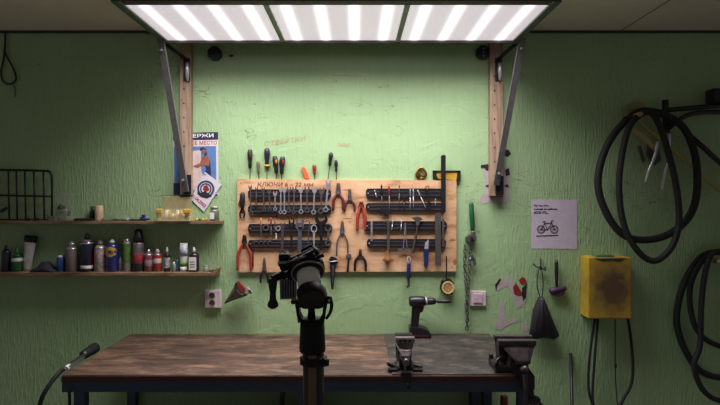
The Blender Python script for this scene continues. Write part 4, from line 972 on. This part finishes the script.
for lab, pts, r in (('black inner tube dangling in a loop below the left side of the yellow box', [(595, 319, .05), (591, 345, .04), (588.5, 372, .04), (589, 392, .04), (594, 408, .04), (592.5, 395, .05), (594.5, 360, .05), (598, 319, .05)], .0062),
                    ('black inner tube dangling below the right side of the yellow box', [(628, 319, .05), (631, 340, .045), (633, 368, .045), (631, 385, .045), (624, 398, .045), (618, 410, .045)], .007),
                    ('thin black cord with a knot dangling below the middle of the yellow box', [(615, 319, .04), (615.3, 350, .03), (615.6, 380, .03), (618, 412, .03)], .0026)):
    b = MB().tube([Wp(*p) for p in pts], r, 10)
    if r < .003: b.ball(Wp(615.6, 366, .03), .006, (1, 1, 2.2), 10)
    solo(b.build('inner_tube' if r > .003 else 'cord_drop', tyrem), lab, 'inner tube' if r > .003 else 'cord')
b = MB().tube([Wp(570.7, 353, .012), Wp(572.5, 405, .05), Wp(576, 0, .05)] if False else [Wp(570.7, 353, .008), Vector((Wp(574, 405, .2).x, -.22, .006))], .008, 8, sub=1)
solo(b.build('metal_rod', dark), 'dark metal rod leaning against the wall right of the big vise', 'rod')

# ------------------------------------------------------------------ tyres on the right
def tyre(pts, lab, r, o0, dz=.0, seg=14, closed=True, grp='folded tyres on the right wall'):
    P = [Wp(x, y, o0 + dz * math.sin(i * 1.7)) for i, (x, y) in enumerate(pts)]
    return solo(MB().tube(P, r * .86, seg, closed=closed, sub=8).build('spare_tyre', tyrem), lab, 'tyre', grp)
tyre([(655, 112), (633, 115), (609, 142), (598, 178), (604, 208), (622, 234), (646, 240), (671, 233), (690, 215), (697, 190), (695, 155), (682, 126)], 'wide bicycle tyre hanging as a big loop, larger of the pair on the bike frame', S(4), .10)
tyre([(648, 112), (631, 124), (622, 155), (619, 190), (624, 225), (637, 250), (654, 261), (671, 248), (679, 222), (676, 185), (667, 148), (658, 122)], 'narrow bicycle tyre folded to a long pointed loop inside the bigger one', S(3.4), .145)
tyre([(722, 252), (703, 256), (688, 275), (679, 300), (677, 325), (686, 352), (702, 372), (728, 378), (760, 370), (780, 330), (770, 275), (745, 254)], 'lower right bicycle tyre with the widest visible loop', S(3.6), .03)
tyre([(725, 252), (706, 257), (692, 280), (690, 305), (697, 330), (714, 344), (740, 348), (765, 330), (768, 290), (750, 258)], 'lower right bicycle tyre with the smallest loop', S(3), .075)
tyre([(722, 251), (710, 257), (704, 280), (701, 310), (700, 345), (694, 366), (703, 390), (722, 401), (750, 396), (775, 350), (770, 290), (748, 256)], 'lower right bicycle tyre hanging lowest', S(3), .118)
for px, py, o, lab in ((641, 108, .17, 'pale wooden peg carrying the two tyres on the bike frame'), (722, 256, .145, 'wooden peg carrying the three lower right tyres')):
    p = Wp(px, py + 6, o); solo(MB().cyl((p.x, 0, p.z), (p.x, -o, p.z), .012, seg=12).build('wall_peg', wood), lab, 'peg')
fr = mat('dark_green_bike_paint', (30, 34, 30), .4)
t = thing('stripped_bicycle', 'old dark bicycle frame with silver fork hung on the wall at upper right', 'bicycle', tuple(Wp(690, 190, .05)))
O = .055
def bt(pts, r, name, m): MB().tube([Wp(x, y, q_[0] if q_ else O) for x, y, *q_ in pts], S(r), 12, sub=1 if len(pts) == 2 else 6).build(name, m, t)
bt([(665, 100), (667, 133)], 3.0, 'head_tube', fr)
bt([(668, 110), (737, 104)], 2.4, 'top_tube', fr)
bt([(669, 128), (684, 117), (700, 112.5), (735, 112)], 2.3, 'curved_tube', mat('dark_purple_brown', (44, 36, 40), .45))
bt([(686, 132), (735, 176)], 2.5, 'down_tube', fr)
bt([(664, 126), (669, 127)], 5, 'headset', dark)
bt([(635, 112, .05), (640, 122, .05), (655, 135, .05), (690, 164, .05), (712, 184, .05), (722, 192, .05)], 2.0, 'yellow_tube', mat('tarnished_yellow', (168, 164, 88), .5))
bt([(631, 127), (644, 137), (656, 149)], 3.0, 'yellow_lug', mat('tarnished_cream', (176, 168, 112), .5))
bt([(657.5, 141, .085), (655, 155, .085), (649, 170, .085), (645.5, 183, .085)], 1.5, 'fork_leg', chrome)
bt([(669.5, 132, .06), (669, 155, .06), (665, 172, .06), (662, 190, .06)], 1.5, 'fork_leg', chrome)
MB().prism([(634, 102), (645, 101.5), (645.5, 107), (641, 112), (634, 108)], .02, .09, .003).build('end_lug', mat('tarnished_pale', (134, 124, 92), .5), t)
MB().prism([(650, 143), (659, 148), (662, 160), (656, 165), (650, 155)], .02, .05, .004).build('brake_bracket', mat('dull_grey_bracket', (70, 70, 66), .5), t)
bt([(639, 146), (644, 162)], 1.6, 'brake_arm', MC['dull_grey_bracket'])
b = MB(); b.box(Wp(714, 88, .12), Wp(745, 104, .05), .006)
solo(b.build('saddle_box', mat('black_leather', (30, 28, 34), .6)), 'black boxy saddle on top of the bike frame at the right picture edge', 'saddle')

# ------------------------------------------------------------------ workbench
BX0, BX1, BY, BZ = -1.131, .668, -.648, .85
t = thing('workbench', 'long workbench with worn brown top on a dark blue steel frame', 'workbench', (-.23, -.32, 0))
topm = wood_top_material('worn_bench_top', (48, 34, 28), (92, 68, 54), (136, 104, 82), grain=(1.1, 3.2, 3.2), stain=.75, plank=.75, rough=.6)
b = MB(); ys = [-.004, -.22, -.435, BY]
for a, c in zip(ys, ys[1:]): b.box((BX0, a - .0005, BZ - .022), (BX1, c + .0005, BZ), .0015)
b.build('worktop', topm, t)
MB().box((BX0, BY - .003, BZ - .024), (BX1, BY, BZ - .003), .001).build('edge_strip', mat('dark_red_edge', (72, 34, 28), .6), t)
bl = mat('dark_blue_paint', (42, 60, 86), .45)
for a, c in (((BX0, BY + .002, BZ - .024), (BX1, BY + .042, BZ - .066)), ((BX0, -.01, BZ - .024), (BX1, -.05, BZ - .066)), ((BX0, BY, BZ - .024), (BX0 + .04, -.01, BZ - .066)), ((BX1 - .04, BY, BZ - .024), (BX1, -.01, BZ - .066)), ((-.22, BY + .01, BZ - .026), (-.18, -.02, BZ - .066))):
    MB().box(a, c, .002).build('beam', bl, t)
for x in (-1.088, -.222, .626):
    MB().box((x, BY + .004, 0), (x + .042, BY + .044, BZ - .06), .002).build('leg', bl, t)
for x in (-1.125, -.222, .626):
    MB().box((x, -.012, 0), (x + .042, -.05, BZ - .06), .002).build('leg', bl, t)
MB().box((BX0 + .04, BY + .03, .30), (BX1 - .03, -.03, .32), .002).build('lower_shelf', mat('grimy_board', (60, 52, 44), .8), t)
MB().box((.60 - .04, -.02, .35), (.60 - .005, -.09, BZ - .06), .002).build('inner_post', bl, t)
# rubber mat
m_ = wood_top_material('scuffed_grey_mat', (30, 27, 26), (56, 50, 47), (98, 86, 74), grain=(1.4, 2.2, 2), stain=.5, plank=.4, rough=.55)
b = MB(); b.box((Wp(384, 0, .01).x, -.008, BZ), (.664, BY + .004, BZ + .004), .001)
solo(b.build('bench_mat', m_), 'dark grey scuffed mat covering the right end of the bench', 'mat')
ZM = BZ + .004
# items under
c = Vector((Wp(504, 0, .25).x, -.25, .32)); t = thing('red_bottle', 'tall red bottle standing on the lower shelf below the big vise', 'bottle', tuple(c))
MB().lathe(c, c + Vector((0, 0, .26)), [(0, .028), (.03, .031), (.8, .031), (.95, .022), (1, .016)], 18).build('body', mat('crimson_tin', (130, 30, 48), .4), t)
MB().cyl(c + Vector((0, 0, .26)), c + Vector((0, 0, .31)), .017).build('cap', dredp, t)
c = Vector((Wp(291, 0, .3).x, -.3, .32)); t = thing('tool_case', 'black tool case with arched handle under the bench beside the stand', 'case', tuple(c))
MB().box(c + Vector((-.16, -.08, 0)), c + Vector((.14, .08, .26)), .015).build('case_body', black, t)
MB().tube([c + Vector((-.04, 0, .255)), c + Vector((-.035, 0, .35)), c + Vector((0, 0, .375)), c + Vector((.04, 0, .35)), c + Vector((.045, 0, .255))], .011, 10).build('handle', black, t)

# hose and black cable on left corner
t = thing('air_hose', 'black air hose with a chunky black nozzle over the left bench corner', 'hose', tuple(Wp(80, 362, .5)))
MB().tube([Wp(88, 353, .35), Wp(80, 358, .45), Wp(70, 364.5, .55), Wp(60, 372, .62), Wp(50, 384, .66), Wp(42, 398, .68), Wp(38, 415, .68)], .0085, 12).build('hose', blackr, t)
MB().lathe(Wp(82, 356, .40), Wp(95.5, 347.5, .27), [(0, .013), (.12, .019), (.5, .021), (.8, .024), (.95, .024), (1, .016)], 16).build('nozzle', black, t)
MB().tube([Wp(84, 357.5, .43), Wp(75, 363, .54), Wp(64, 370, .64)], .0052, 8).build('metal_sleeve', dsteel, t)
MB().lathe(Wp(69, 366.2, .58), Wp(65.5, 369, .62), [(0, .010), (1, .0104)], 10).build('clamp_band', white, t)
solo(MB().tube([Wp(69, 388, .60), Wp(69.5, 396, .60), Wp(70, 412, .6), Vector((-1.105, -.6, .35))], .006, 8).build('power_cable', black), 'black cable hanging straight down beside the left front bench leg', 'cable')

# drill
t = thing('cordless_drill', 'black cordless drill standing on its battery at the back of the bench', 'drill', (Wp(419, 0, .07).x, -.07, ZM))
D = .07; pl = mat('drill_black', (24, 21, 26), .4)
MB().lathe(Wp(409, 301.5, D), Wp(425.5, 301.3, D), [(0, .017), (.08, .025), (.5, .027), (.85, .025), (1, .021)], 20).build('motor_body', pl, t)
MB().prism([(412.5, 304), (423, 304.5), (421.5, 311), (420, 314), (418.5, 328), (411, 328), (412, 316)], D - .016, D + .016, .006).build('grip', pl, t)
MB().prism([(422, 306), (424.3, 307), (422.5, 312), (420.5, 313)], D - .006, D + .006, .001).build('trigger', dredp, t)
MB().lathe(Wp(423.8, 301.2, D), Wp(427.3, 301.2, D), [(0, .019), (.2, .021), (.8, .021), (1, .018)], 18).build('torque_ring', mat('silver_ring', (186, 176, 184), .35, .3), t)
MB().lathe(Wp(427, 301.3, D), Wp(436, 301.3, D), [(0, .018), (.6, .017), (.9, .014), (1, .009)], 16).build('chuck', black, t)
MB().lathe(Wp(435.5, 301.5, D), Wp(451, 301.4, D), [(0, .004), (.1, .004), (.12, .009), (.9, .008), (1, .005)], 12).build('bit_holder', black, t)
p = Wp(409, 0, D).x; z = ZM
MB().prism([(Wp(409.3, 0, D).x, z + .052), (Wp(420, 0, D).x, z + .052), (Wp(428, 0, D).x, z + .035), (Wp(430.5, 0, D).x, z + .015), (Wp(430, 0, D).x, z), (Wp(409.3, 0, D).x, z)], D - .036, D + .036, .005, world=True).build('battery', pl, t)
MB().prism([(Wp(412, 0, D).x, z + .01), (Wp(428, 0, D).x, z + .01), (Wp(428, 0, D).x, z + .014), (Wp(412, 0, D).x, z + .014)], D + .036, D + .0375, world=True).build('red_stripe', dredp, t)

# small vise
O = .60; vm = mat('vise_grey_iron', (150, 138, 142), .4, .3, var=.3, scale=30); vd = mat('vise_black_iron', (42, 40, 42), .45, .4)
c = Vector((Wp(405, 0, O).x, -.56, ZM)); t = thing('bench_vise', 'small vise with pale grey jaw clamped to the front edge left of centre mat', 'vise', tuple(c))
MB().lathe(c, c + Vector((0, 0, .03)), [(0, .05), (.3, .052), (.6, .04), (1, .03)], 20).build('swivel_base', vd, t)
for s in (-1, 1):
    MB().tube([c + Vector((s * .02, -.01, .014)), c + Vector((s * .05, -.02, .012)), c + Vector((s * .068, -.03, .006 + (0.018 if s < 0 else .004)))], .007, 8).build('clamp_wing', vd, t)
    MB().box(c + Vector((s * .03, -.06, .0)), c + Vector((s * .068, -.035, .010)), .003).build('foot', vd, t)
MB().box(c + Vector((-.028, -.02, .02)), c + Vector((.028, .05, .075)), .008).build('body', vd, t)
def jaw(c, pts, y0, y1, name, m, t, bev=.003):
    b = MB(); b.prism([(c.x + x, c.z + z_) for x, z_ in pts], -(c.y + y1), -(c.y + y0), bev, world=True); return b.build(name, m, t)
jaw(c, [(-.037, .112), (.037, .112), (.037, .130), (-.037, .130)], -.055, -.020, 'jaw_plate', mat('jaw_bright', (140, 132, 136), .35, .7), t)
def wedge(c, rows, yb, name, m, t):
    # rows = (half-left, half-right, z, front y): a casting whose front slopes out downwards
    b = MB(); b.loft([[c + Vector((xl, yb, z)), c + Vector((xl, yf, z)), c + Vector((xl * .8 + xr * .2, yf - .004, z)), c + Vector((xl * .2 + xr * .8, yf - .004, z)), c + Vector((xr, yf, z)), c + Vector((xr, yb, z))] for xl, xr, z, yf in rows], smooth=False)
    return b.build(name, m, t)
wedge(c, [(-.036, .036, .113, -.026), (-.034, .034, .098, -.038), (-.024, .024, .082, -.056), (-.018, .018, .066, -.066), (-.018, .018, .05, -.066)], -.018, 'front_jaw', vm, t)
jaw(c, [(-.034, .128), (.034, .128), (.03, .03), (-.03, .03)], .005, .045, 'rear_jaw', vd, t)
jaw(c, [(-.022, .06), (.022, .06), (.024, .02), (-.024, .02)], -.055, .0, 'slide', vd, t)
MB().cyl(c + Vector((0, -.05, .045)), c + Vector((0, -.095, .045)), .013, seg=18).build('screw_head', mat('vise_screw', (120, 118, 122), .3, .8), t)
MB().cyl(c + Vector((-.012, -.086, .066)), c + Vector((.01, -.086, -.05)), .0045, seg=10).build('tommy_bar', dsteel, t)
for s in ((-.012, .066), (.01, -.05)): MB().ball(c + Vector((s[0], -.086, s[1])), .007, seg=10).build('bar_knob', dark, t)
MB().box(c + Vector((-.02, -.098, -.028)), c + Vector((.02, -.092, .01)), .002).build('clamp_plate', vd, t)
MB().box(c + Vector((-.02, -.096, -.002)), c + Vector((.02, -.02, .006)), .002).build('clamp_bridge', vd, t)
for s in (-.018, 0, .018): MB().box(c + Vector((s - .007, -.0555, .116)), c + Vector((s + .005, -.057, .126))).build('jaw_mark', vd, t)

# big vise at right corner
O = .66
c = Vector((Wp(517, 0, O).x, -.60, ZM)); t = thing('large_bench_vise', 'large dark vise on the right front corner of the bench', 'vise', tuple(c))
bd = mat('big_vise_iron', (54, 48, 52), .4, .5, var=.3); bdl = mat('big_vise_paler', (70, 60, 64), .42, .3, var=.25)  # second iron is a slightly paler tone for the jaws
MB().box(c + Vector((-.075, -.035, 0)), c + Vector((.03, .09, .028)), .006).build('base', bd, t)
for x, y in ((-.068, -.02), (-.068, .07)): MB().cyl(c + Vector((x, y, .02)), c + Vector((x, y, .045)), .009, seg=6).build('base_bolt', bd, t)
MB().tube([c + Vector((-.08, -.03, .02)), c + Vector((-.06, -.02, .05)), c + Vector((-.03, 0, .05))], .008, 8).build('lock_lever', bd, t)
jaw(c, [(-.055, .12), (.02, .12), (.02, .02), (-.045, .02)], .0, .075, 'rear_body', bd, t, .006)
jaw(c, [(-.073, .118), (.073, .118), (.073, .138), (-.073, .138)], -.02, .015, 'rear_jaw_plate', bdl, t)
jaw(c, [(-.070, .112), (.073, .112), (.073, .132), (-.070, .132)], -.065, -.03, 'front_jaw_plate', bdl, t)
wedge(c, [(-.062, .070, .114, -.058), (-.050, .060, .100, -.070), (-.016, .042, .064, -.094), (-.014, .040, .052, -.094)], -.025, 'front_jaw', bdl, t)
jaw(c, [(-.02, .1), (.03, .1), (.042, .03), (.065, .0), (.065, -.05), (.05, -.065), (.025, -.06), (-.005, .0), (-.03, .03)], -.075, -.02, 'slide_housing', bd, t, .006)
MB().cyl(c + Vector((.012, -.07, .035)), c + Vector((.012, -.125, .035)), .013, seg=18).build('screw', bd, t)
MB().ball(c + Vector((.012, -.125, .045)), .011, seg=12).build('screw_tip', dsteel, t)
MB().cyl(c + Vector((.014, -.112, .05)), c + Vector((.020, -.112, -.19)), .0085, .0095, seg=12).build('tommy_bar', mat('bar_grey', (72, 70, 74), .35, .7), t)
MB().tube([c + Vector((.05, -.045, -.04)), c + Vector((.06, -.045, -.09)), c + Vector((.07, -.045, -.125))], .013, 10).build('lower_arm', bd, t)
MB().ball(c + Vector((.068, -.05, -.10)), .024, (1.1, .7, .8)).build('lower_nut', bd, t)
MB().tube([c + Vector((.04, -.05, -.11)), c + Vector((.08, -.05, -.105)), c + Vector((.108, -.05, -.135))], .007, 8).build('wing_lever', bd, t)
MB().ball(c + Vector((.11, -.05, -.137)), .010, seg=10).build('lever_knob', bd, t)
MB().cyl(c + Vector((.075, -.045, -.12)), c + Vector((.078, -.045, -.20)), .011, seg=10).build('lower_screw', bd, t)

# ------------------------------------------------------------------ bike repair stand in the foreground
O = 1.4; k_ = black; sb = mat('stand_black', (9, 9, 10), .5); sb.node_tree.nodes['Principled BSDF'].inputs['Specular IOR Level'].default_value = .3
t = thing('bike_repair_stand', 'black bicycle repair stand with tilted clamp head in the foreground', 'repair stand', (Wp(313.5, 0, O).x, -O, 0))
def V(px, py, do=0.0):  # point at the stand, do metres nearer the camera than its post; scale kept at the post
    p = Wp(px, py, O); return Vector((p.x, -(O + do), p.z))
xc = V(313.5, 0).x
MB().cyl((xc, -O, .12), (xc, -O, V(0, 352).z), .0265, seg=8).build('lower_tube', mat('tube_dark', (30, 29, 30), .35, .2), t)
MB().box((xc - .011, -O - .0235, .3), (xc + .009, -O - .0285, V(0, 352).z), .002).build('front_strip', mat('bronze_strip', (104, 84, 60), .4, .1), t)  # narrow brown-gold strip down the front of the tube
b = MB(); b.lathe((xc, -O, V(0, 364).z), (xc, -O, V(0, 356).z), [(0, .031), (.1, .034), (.9, .034), (1, .031)], 20); b.build('height_collar', sb, t)
MB().lathe(V(322, 360, .02), V(329.5, 360, .02), [(0, .010), (.5, .011), (1, .008)], 12).build('collar_bolt', sb, t)
MB().lathe((xc - .003, -O, V(0, 352).z), (xc - .003, -O, V(0, 318).z), [(0, .031), (.1, .033), (.6, .031), (1, .030)], 8).build('upper_sleeve', sb, t)
for s in (-1, 1):
    MB().prism([(xc + s * .040 - .005, V(0, 302).z), (xc + s * .030 - .005, V(0, 302).z), (xc + s * .0285 - .005, V(0, 313).z), (xc + s * .020 - .005, V(0, 319).z), (xc + s * .032 - .005, V(0, 322).z), (xc + s * .036 - .005, V(0, 312).z)], O - .02, O + .02, .003, world=True).build('yoke_arm', sb, t)
MB().lathe((xc - .005, -O, V(0, 320).z), (xc - .005, -O, V(0, 300).z), [(0, .011), (.5, .0085), (1, .011)], 14).build('centre_stem', sb, t)
b = MB(); b.prism([(297.5, 297), (301, 292), (306, 289), (318, 288), (324, 291), (326, 298), (325.5, 307), (319, 309.5), (304, 309.5), (298, 307)], O - .03, O + .03, .006)
for v in b.b.verts: pass
b.build('head_joint', sb, t)
MB().box(V(291.5, 299, .02), V(299, 303, -.01), .003).build('side_bolt', sb, t)
# quick release lever
MB().ball(V(329, 299, .01), .0095, (1, 1, 1.1)).build('lever_pivot', sb, t)
MB().tube([V(323, 298, .01), V(330, 299, .015), V(332, 303, .02), V(330.5, 311, .02), V(326.5, 317, .02)], .0045, 10, rr=lambda q: 1.2 - .4 * q).build('release_lever', sb, t)
MB().ball(V(329.3, 299, .022), .0035, (1, .5, 1), 8).build('lever_rivet', steel, t)
# tilted barrel: from behind the disc down towards the camera
p0 = V(306.5, 268, -.02); p1 = V(313, 294, .05)
ax = (p1 - p0)
MB().lathe(p0, p1, [(-.12, .034), (-.02, .044), (.12, .0445), (.2, .040), (.24, .030)], 28).build('clamp_disc', sb, t)
MB().lathe(p0 + ax * .16, p0 + ax * .2, [(0, .0425), (1, .0425)], 28).build('disc_rim_highlight', mat('painted_rim_highlight', (170, 170, 176), .3, .6), t)  # pale ring painted in as the highlight along the disc edge
MB().lathe(p0 + ax * .22, p0 + ax * .74, [(0, .0285), (.05, .029), (1, .029)], 28).build('rotation_barrel', mat('brushed_grey_barrel', (236, 234, 230), .32, .1, var=.04), t)
MB().lathe(p0 + ax * .74, p0 + ax * 1.08, [(0, .031), (.1, .0335), (.7, .034), (1, .031)], 24).build('barrel_collar', sb, t)
# clamp body and jaws
MB().prism([(280, 255), (285, 252), (289, 256), (291, 262), (300, 256), (312, 247), (317, 250), (320, 256), (318, 263), (305, 271), (298, 282), (288, 279), (280, 270), (278, 262)], O - .06, O - .015, .005).build('clamp_body', sb, t)
for a, c, r in ((V(287, 263, .0), V(314, 250, .0), .008), (V(289, 266, .01), V(316, 255, .01), .0075), (V(301, 253, -.02), V(312, 246.5, -.02), .007)):
    MB().lathe(a, c, [(0, r * .6), (.06, r), (.94, r), (1, r * .6)], 12, flat=.6).build('jaw_arm', sb, t)
MB().tube([V(287.5, 262.3, .012), V(300, 256.3, .012), V(313, 249.5, .012)], .0016, 6).build('jaw_edge_highlight', mat('highlight_and_bolt_metal', (140, 140, 146), .3, .8), t)  # thin pale line laid on as the jaw's edge highlight
MB().lathe(V(279, 257, .0), V(290, 257, .0), [(0, .006), (.2, .009), (.8, .009), (1, .006)], 12).build('clamp_screw', sb, t)
MB().lathe(V(278.5, 264, .005), V(291, 262, .005), [(0, .006), (.2, .008), (.8, .008), (1, .005)], 12).build('clamp_screw', sb, t)
MB().lathe(V(279, 262.3, .012), V(288, 261.5, .012), [(0, .003), (.5, .0042), (1, .003)], 10).build('bright_bolt', MC['highlight_and_bolt_metal'], t)
MB().lathe(V(316, 258, .0), V(323.5, 254.8, .0), [(0, .004), (.5, .0045), (1, .006)], 12).build('end_knob', sb, t)
# ribbed jaw pad
b = MB(); b.prism([(279.5, 279), (296, 279), (296, 299), (280, 299)], O - .06, O - .035, .002)
b.build('jaw_block', mat('dark_jaw_block', (44, 42, 50), .5), t)
for k in range(6):
    x = 281 + k * 2.6; MB().prism([(x, 280), (x + 1.1, 280), (x + 1.1, 297.5), (x, 297.5)], O - .036, O - .031, .0005).build('jaw_rib', mat('grey_rib', (140, 134, 146), .5), t)
MB().prism([(280, 297.8), (296, 297.5), (296, 299.2), (280, 299.6)], O - .036, O - .03, .0005).build('jaw_trim', mat('pale_trim', (150, 146, 140), .5), t)
# hanging crank handle
MB().lathe(V(274.5, 276, .03), V(274.8, 306, .03), [(0, .006), (.04, .0115), (.25, .0105), (.5, .0075), (.72, .0085), (.82, .0125), (.93, .0135), (1, .007)], 16).build('crank_grip', mat('handle_rubber', (18, 18, 19), .6), t)
MB().tube([V(274.5, 277.5, .03), V(280, 275, .02), V(288, 274, .0)], .010, 10).build('crank_arm', sb, t)
# tripod foot
for a in (200, 320, 80):
    d = Vector((math.cos(math.radians(a)), math.sin(math.radians(a)), 0))
    MB().tube([Vector((xc, -O, .42)) + d * .03, Vector((xc, -O, .02)) + d * .52], .012, 10, sub=1).build('leg', sb, t)
MB().lathe((xc, -O, .38), (xc, -O, .46), [(0, .036), (1, .036)], 16).build('leg_hub', sb, t)
